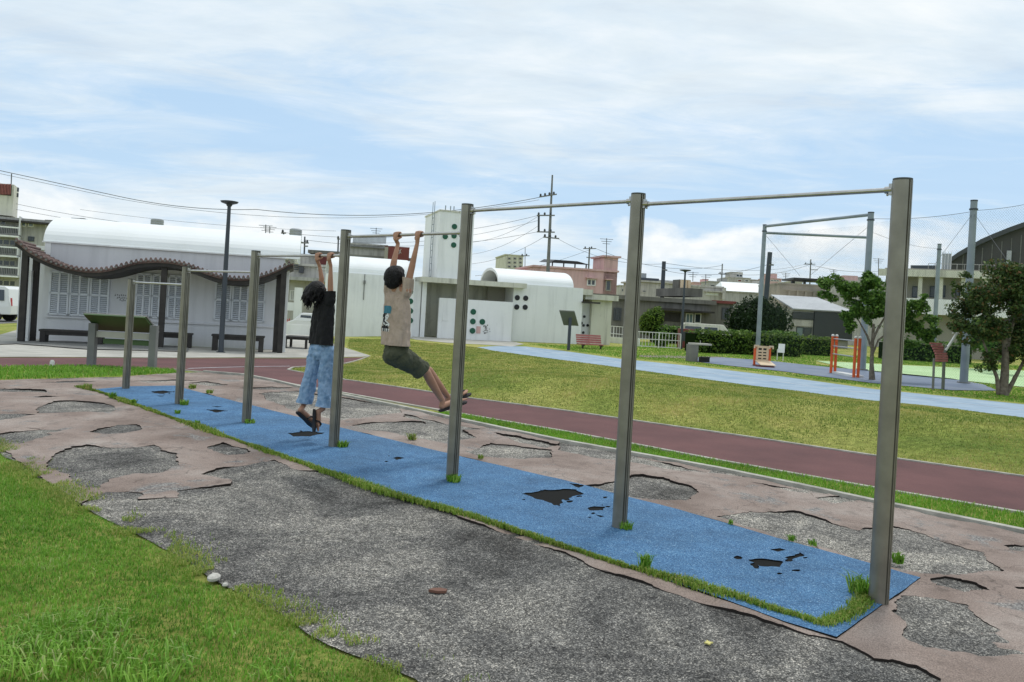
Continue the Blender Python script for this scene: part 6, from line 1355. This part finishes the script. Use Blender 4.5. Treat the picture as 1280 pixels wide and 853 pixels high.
# buildings between pavilion and wash house
pl = facY(385, 66, 8); t, s0, s1, zt_ = simple_house('white_house', 'white house with shuttered window and open porch behind the child in black', 'house', pl, 360, 436, 331, 8, 'house_white', over=.3, zb=-3)
pwin(pl, t, 396, 331+4, 414, 337.5, bars=2, t=.1); pwin(pl, t, 362, 363, 371, 376, bars=4, fm='paint_white', t=.08)
part('upper_storey', 'house_white', t, lambda mb: pl.pbox(mb, 358, 316, 400, 330.5, 2, 8)); part('canopy', 'house_grey', t, lambda mb: pl.pbox(mb, 355, 348, 425, 352, -1.8, -.02)); part('porch_wall', 'white_wall', t, lambda mb: (pl.pbox(mb, 370, 360, 380, 414, -1.6, -1.2), pl.pbox(mb, 358, 378, 371, 388, -1.4, -1.2)))
part('roof_shelter', 'grey_building', t, lambda mb: pl.pbox(mb, 383, 312.5, 423, 316.5, 1, 6)); part('grille', 'charcoal', t, lambda mb: [pl.pbox(mb, 367, 322+2.4*k, 373.5, 323.3+2.4*k, -.4, -.3) for k in range(7)]); part('air_unit', 'charcoal', t, lambda mb: pl.pbox(mb, 374.5, 334, 380, 341.5, -.6, -.02)); part('red_trim', 'dark_red', t, lambda mb: pl.pbox(mb, 395, 320, 413, 330, 1.7, 1.98))
pl = facY(460, 88, 8); t, s0, s1, zt_ = simple_house('concrete_building', 'grey concrete building with ribbed parapet behind the left vault', 'building', pl, 436, 484, 305, 9, 'house_grey', zb=-3, over=.1)
part('ribbed_parapet', 'metal_sheet', t, lambda mb: [pl.pbox(mb, 441+1.5*k, 295, 442.1+1.5*k, 304.6, .2, .5) for k in range(28)]); part('ledge', 'concrete_dark', t, lambda mb: (pl.pbox(mb, 436, 309, 484, 310.2, -.3, -.02), pl.pbox(mb, 430, 321, 515, 324.5, -1.2, -.9)))
pl = facY(495, 84, 8); t, s0, s1, zt_ = simple_house('red_container', 'dark red box structure between the raised hands of the boy', 'container', pl, 481, 512, 308.5, 3, 'dark_red', zb=pl.sz(495, 325)[1], over=.02, th=.05)
part('end_panel', 'cream_dark', t, lambda mb: pl.pbox(mb, 480.5, 309, 485, 324, -.08, -.02)); part('painted_mark', 'white_wall', t, lambda mb: (mb.bar(pl.pt(pl.sz(498.5, 312)[0], -.05, pl.sz(498.5, 312)[1]), pl.pt(pl.sz(501.5, 317)[0], -.05, pl.sz(501.5, 317)[1]), .1, .03), mb.bar(pl.pt(pl.sz(501.5, 311.5)[0], -.05, pl.sz(501.5, 311.5)[1]), pl.pt(pl.sz(498.5, 318)[0], -.05, pl.sz(498.5, 318)[1]), .1, .03)))
part('prop', 'pole_grey', t, lambda mb: pl.box(mb, s0+.2, s1-.2, .5, 2.5, -3, pl.sz(495, 325)[1]-.01))
a_, b_ = P(357, 414, 50), P(396, 416, 50); mb = MB(); mb.bar(Vector((a_.x, a_.y, -.85)), Vector((b_.x, b_.y, -.85)), .18, 1.1); tag(mb.build('low_wall', 'white_wall'), 'low white wall in front of the pale car left of the child in black', 'wall')
# ================================================================== poles, aerials, overhead wires
def upole(ub, vt, ut, Y, arms, lab, r=.17, zb=-1.5, taper=.6, mat_='pole_grey'):
    top = P(ut, vt, Y); b_ = P(ub, 380, Y); b_.z = zb; t = thing('utility_pole', lab, 'utility pole', (b_.x, b_.y, zb), 'utility poles on the skyline')
    mb = MB(); mb.tube([b_, top], [r, r*taper], 10); mb.build('pole', mat_, t, smooth=True)
    for (u0, v0, u1, v1, n_) in arms:
        a, c_ = P(u0, v0, Y-.15), P(u1, v1, Y-.15); mb = MB(); mb.bar(a, c_, .12, .12); ar = mb.build('crossarm', 'pole_grey', t); mb = MB()
        for k in range(n_): q = a.lerp(c_, (k+.3)/n_); mb.ell(q+Vector((0,0,.16)), (.11,.11,.17), 8)
        if n_: mb.build('insulator', 'charcoal', ar)
    return t
t = upole(683.5, 219, 690.5, 78, [(674,246.5,696,243,4),(671,269.5,693.5,269.5,3),(671,290,693.5,290.5,3),(679,296.5,699,298.5,3)], 'tall utility pole with four crossarms behind the small vault', .27, taper=.3)
mb = MB(); mb.bar(P(673.5,270,78), P(673.3,290,78), .22, .2, up=(1,0,0)); mb.build('transformer_bar', 'lamp_dark', t)
upole(734, 309, 737, 110, [(729,311,745,311,2),(733,322,743,322,0)], 'short pole with crossarm behind the pink house')
upole(827.5, 327, 830, 72, [(828,337,834,338,1)], 'dark pole beside the white house above the grey building', .2, mat_='lamp_dark', taper=.9)
upole(901, 330, 903, 130, [(898,342,912,344,2),(900,343,906,343,0)], 'thin pole with transformer left of the distant white house')
upole(1012, 324.5, 1013.5, 140, [(1005,330.5,1019,330.5,2),(1013,337.5,1022,337.5,0)], 'thin cross shaped pole on the skyline between the left two net posts')
upole(955, 315.5, 962.5, 62, [(961,331,967,331.5,1)], 'dark pole standing just right of the left net post', .2, mat_='lamp_dark', taper=.9)
upole(354, 290.5, 354.5, 72, [(351.5,291.5,357.5,291.5,1)], 'thin pole with a small lamp head right of the pavilion roof', .12, mat_='lamp_dark')
upole(379, 296, 381, 78, [(380,304,386,304,2),(380,308,385,308,0)], 'pole with short crossarms right of the round tank', .12, mat_='lamp_dark')
upole(421, 297.5, 423, 80, [(421.5,299,425,299,1)], 'thin dark pole immediately left of the middle bar post', .12, mat_='lamp_dark')
upole(657, 309, 656.5, 120, [(651,320,662,320,2)], 'thin aerial mast right of the pale apartment block', .08)
def aerial(u, v0, v1, Y, lab, bars=3):
    a, b_ = P(u, v1, Y), P(u+.3, v0, Y); t = thing('aerial', lab, 'aerial', a, 'television aerials on the skyline'); mb = MB(); mb.bar(a, b_, .07, .07, up=(1,0,0)); mb.build('mast', 'wire', t); mb = MB()
    for k in range(bars): q = b_ - Vector((0,0,.25*k+.1)); mb.bar(q-Vector((.7-.15*k,0,0)), q+Vector((.7-.15*k,0,0)), .045, .045)
    mb.build('elements', 'wire', t)
for u, v0, v1, Y, lab in ((758,298,322,84,'tall thin aerial on the pink stair tower'),(332,281,292,80,'small aerial above the right part of the pavilion roof'),(337,283,296,82,'second small aerial just right of the first above the pavilion'),(882,343,356,95,'thin aerial above the white house with roof frame'),(866,340,352,95,'aerial above the grey rooftop block'),(1042,337,347,120,'faint aerial above the spreading tree'),(1098,323,345,100,'lattice aerial between the nearest bar post and second net post'),(470,285,296,90,'thin aerial above the ribbed parapet'),(982,341,351,120,'thin aerial above the stained building')): aerial(u, v0, v1, Y, lab)
W = [((-30,207,70),(150,246,74),.0,.05,'upper thick cable sweeping in from the left edge'),((-30,211,70),(150,249,74),.0,.03,'lower twin of the thick cable at the left edge'),((150,246,74),(320,262,76),.4,.05,'upper thick cable crossing above the pavilion roof'),((320,262,76),(674,247,78),1.1,.05,'upper cable running to the tall utility pole'),((150,249,74),(674,250,78),1.8,.028,'thin cable below the thick one to the tall utility pole'),
     ((20,255,80),(330,292,80),.6,.03,'thin wire descending above the pavilion vault'),((20,262,80),(360,299,80),.6,.03,'second thin wire just over the pavilion vault'),((100,262,85),(420,289,82),.4,.025,'thin wire between lamp and middle bar post'),((356,291,80),(671,270,78),1.2,.03,'wire from the right of the pavilion to the second crossarm'),((381,300,80),(672,290,78),1.0,.03,'wire from the round tank pole to the third crossarm'),
     ((440,303,84),(672,276,78),.8,.025,'sagging wire meeting the transformer bar'),((590,330,90),(679,297,78),.5,.028,'wire rising from behind the third post to the lowest crossarm'),((590,318,90),(672,283,78),.5,.025,'wire rising to the transformer bar from the left'),((590,303,88),(672,271,78),.5,.025,'higher wire rising to the transformer bar from the left'),((594,345,95),(738,312,110),.6,.035,'low wire behind the third post to the short pole'),
     ((698,299,78),(830,330,72),.8,.025,'wire from the tall pole to the dark pole above the grey building'),((745,311,110),(902,332,130),1.5,.045,'wire from the short pole to the thin transformer pole'),((830,329,72),(1012,329,140),1.0,.03,'long wire crossing behind the left net post'),((902,341,130),(1012,331,140),1.0,.045,'lower wire between the two thin skyline poles'),((1013,331,140),(1130,335,140),1.0,.045,'wire running right from the cross shaped pole'),((830,338,72),(960,331,62),.6,.025,'wire from the dark pole to the pole by the left net post')]
for a, b_, sag, r, lab in W: cable(P(*a), P(*b_), sag, r, lab)
# ================================================================== vehicles
def car(q, th, L, Wd, H_, lab, body='car_white', kind='van', name='parked_van', cat='van', sc=1.0):
    t = thing(name, lab, cat, q, 'vehicles parked beyond the park'); th = R(th); d = Vector((math.cos(th), math.sin(th), 0)); n = Vector((-math.sin(th), math.cos(th), 0))
    def W_(x, y, z): return Vector(q) + d*x + n*y + Vector((0,0,z))
    if kind == 'van': pr = [(0,.35),(0,.75),(.05,H_*.60),(.16,H_*.93),(.35,H_),(L-1.25,H_),(L-.62,H_*.62),(L-.08,H_*.50),(L,.55),(L-.02,.28)]
    else: pr = [(0,.35),(0,.8),(.5,H_*.66),(1.0,H_),(L-1.9,H_),(L-1.2,H_*.66),(L-.1,H_*.56),(L,.5),(L-.02,.28)]
    hw = Wd/2; mb = MB(); N = len(pr); vs_ = []
    for y, k in ((-hw, 1), (hw, 1)):
        for x, z in pr: yy = y*(.86 if z > H_*.8 else 1.0); vs_.append(W_(x, yy, z))
    mb.add(vs_, [(i, (i+1) % N, N+(i+1) % N, N+i) for i in range(N)] + [tuple(range(N-1, -1, -1)), tuple(range(N, 2*N))]); mb.build('body', body, t, bevel=.04)
    for s_ in (-1, 1):
        wl = [(.30, .36*L), (.38*L, .62*L)] if kind == 'van' else [(.9, L*.45), (L*.47, L*.62)]
        for (a, b_) in wl:
            mb = MB(); z0, z1 = H_*.60, H_*.90; y0, y1 = s_*(hw+.012), s_*(hw*.90+.012); mb.add([W_(a, y0, z0), W_(b_, y0, z0), W_(b_-.08, y1, z1), W_(a+.06, y1, z1), W_(a, y0-s_*.03, z0), W_(b_, y0-s_*.03, z0), W_(b_-.08, y1-s_*.03, z1), W_(a+.06, y1-s_*.03, z1)], [(0,1,2,3),(7,6,5,4),(0,4,5,1),(1,5,6,2),(2,6,7,3),(3,7,4,0)]); mb.build('window', 'glass', t)
        for x in (.72, L-.75):
            mb = MB(); c_ = W_(x, s_*(hw-.09), .30); mb.tube([c_-n*.10, c_+n*.10], .30, 20); wh = mb.build('wheel', 'rubber', t); mb = MB(); mb.tube([c_+n*s_*.101, c_+n*s_*.115], .17, 14); mb.build('rim', 'chrome', wh)
        mb = MB(); mb.add([W_(-.012, s_*hw*.82, .75), W_(-.012, s_*hw*.95, .75), W_(.04, s_*hw*.88, H_*.68), W_(.04, s_*hw*.76, H_*.68), W_(.05, s_*hw*.82, .75), W_(.05, s_*hw*.95, .75), W_(.08, s_*hw*.88, H_*.68), W_(.08, s_*hw*.76, H_*.68)], [(0,1,2,3),(7,6,5,4),(0,4,5,1),(1,5,6,2),(2,6,7,3),(3,7,4,0)]); mb.build('tail_light', 'tail_red', t)
    mb = MB(); x1, z1 = (L-1.22, H_*.95) if kind == 'van' else (L-1.85, H_*.95); x0, z0 = (L-.68, H_*.65) if kind == 'van' else (L-1.28, H_*.7)
    mb.add([W_(x0+.02, -hw*.9, z0), W_(x0+.02, hw*.9, z0), W_(x1+.02, hw*.8, z1), W_(x1+.02, -hw*.8, z1), W_(x0-.05, -hw*.9, z0), W_(x0-.05, hw*.9, z0), W_(x1-.05, hw*.8, z1), W_(x1-.05, -hw*.8, z1)], [(0,1,2,3),(7,6,5,4),(0,4,5,1),(1,5,6,2),(2,6,7,3),(3,7,4,0)]); mb.build('windscreen', 'glass', t); return t
q = G(23, 403); car((q.x, q.y, q.z), 186, 3.4, 1.48, 1.62, 'white boxy van parked at the left edge beyond the grass', name='parked_van')
q = G(30, 400); car((q.x+.6, q.y+6, q.z), 186, 3.6, 1.5, 1.66, 'second white van half hidden behind the first at the left edge', name='parked_van')
q = P(359, 413, 57); car((q.x, q.y, T(q.x, q.y)), 10, 3.9, 1.6, 1.5, 'pale car behind the right end of the pavilion', kind='car', name='parked_car', cat='car')
q = P(378, 413, 58); car((q.x, q.y+1, T(q.x, q.y)), 10, 3.9, 1.6, 1.45, 'grey windowed car behind the porch left of the child in black', body='metal_sheet', kind='car', name='parked_car', cat='car')
q = P(848, 425, 55); car((q.x, q.y, -.95), -8, 4.2, 1.7, 2.15, 'van with cream roof and dark windows behind the hedge', body='cream', name='parked_van')
q = P(857, 436, 50); t = thing('vending_cabinet', 'dark red cabinet beside the lamp behind the hedge', 'cabinet', (q.x, q.y, T(q.x, q.y))); z_ = T(q.x, q.y); mb = MB(); mb.box((q.x+.1, q.y+.6, z_+.62), (.95,.6,1.24)); mb.build('housing', 'dark_red', t, bevel=.02); mb = MB(); mb.box((q.x+.1, q.y+.29, z_+.75), (.6,.015,.6)); mb.build('front_panel', 'charcoal', t)
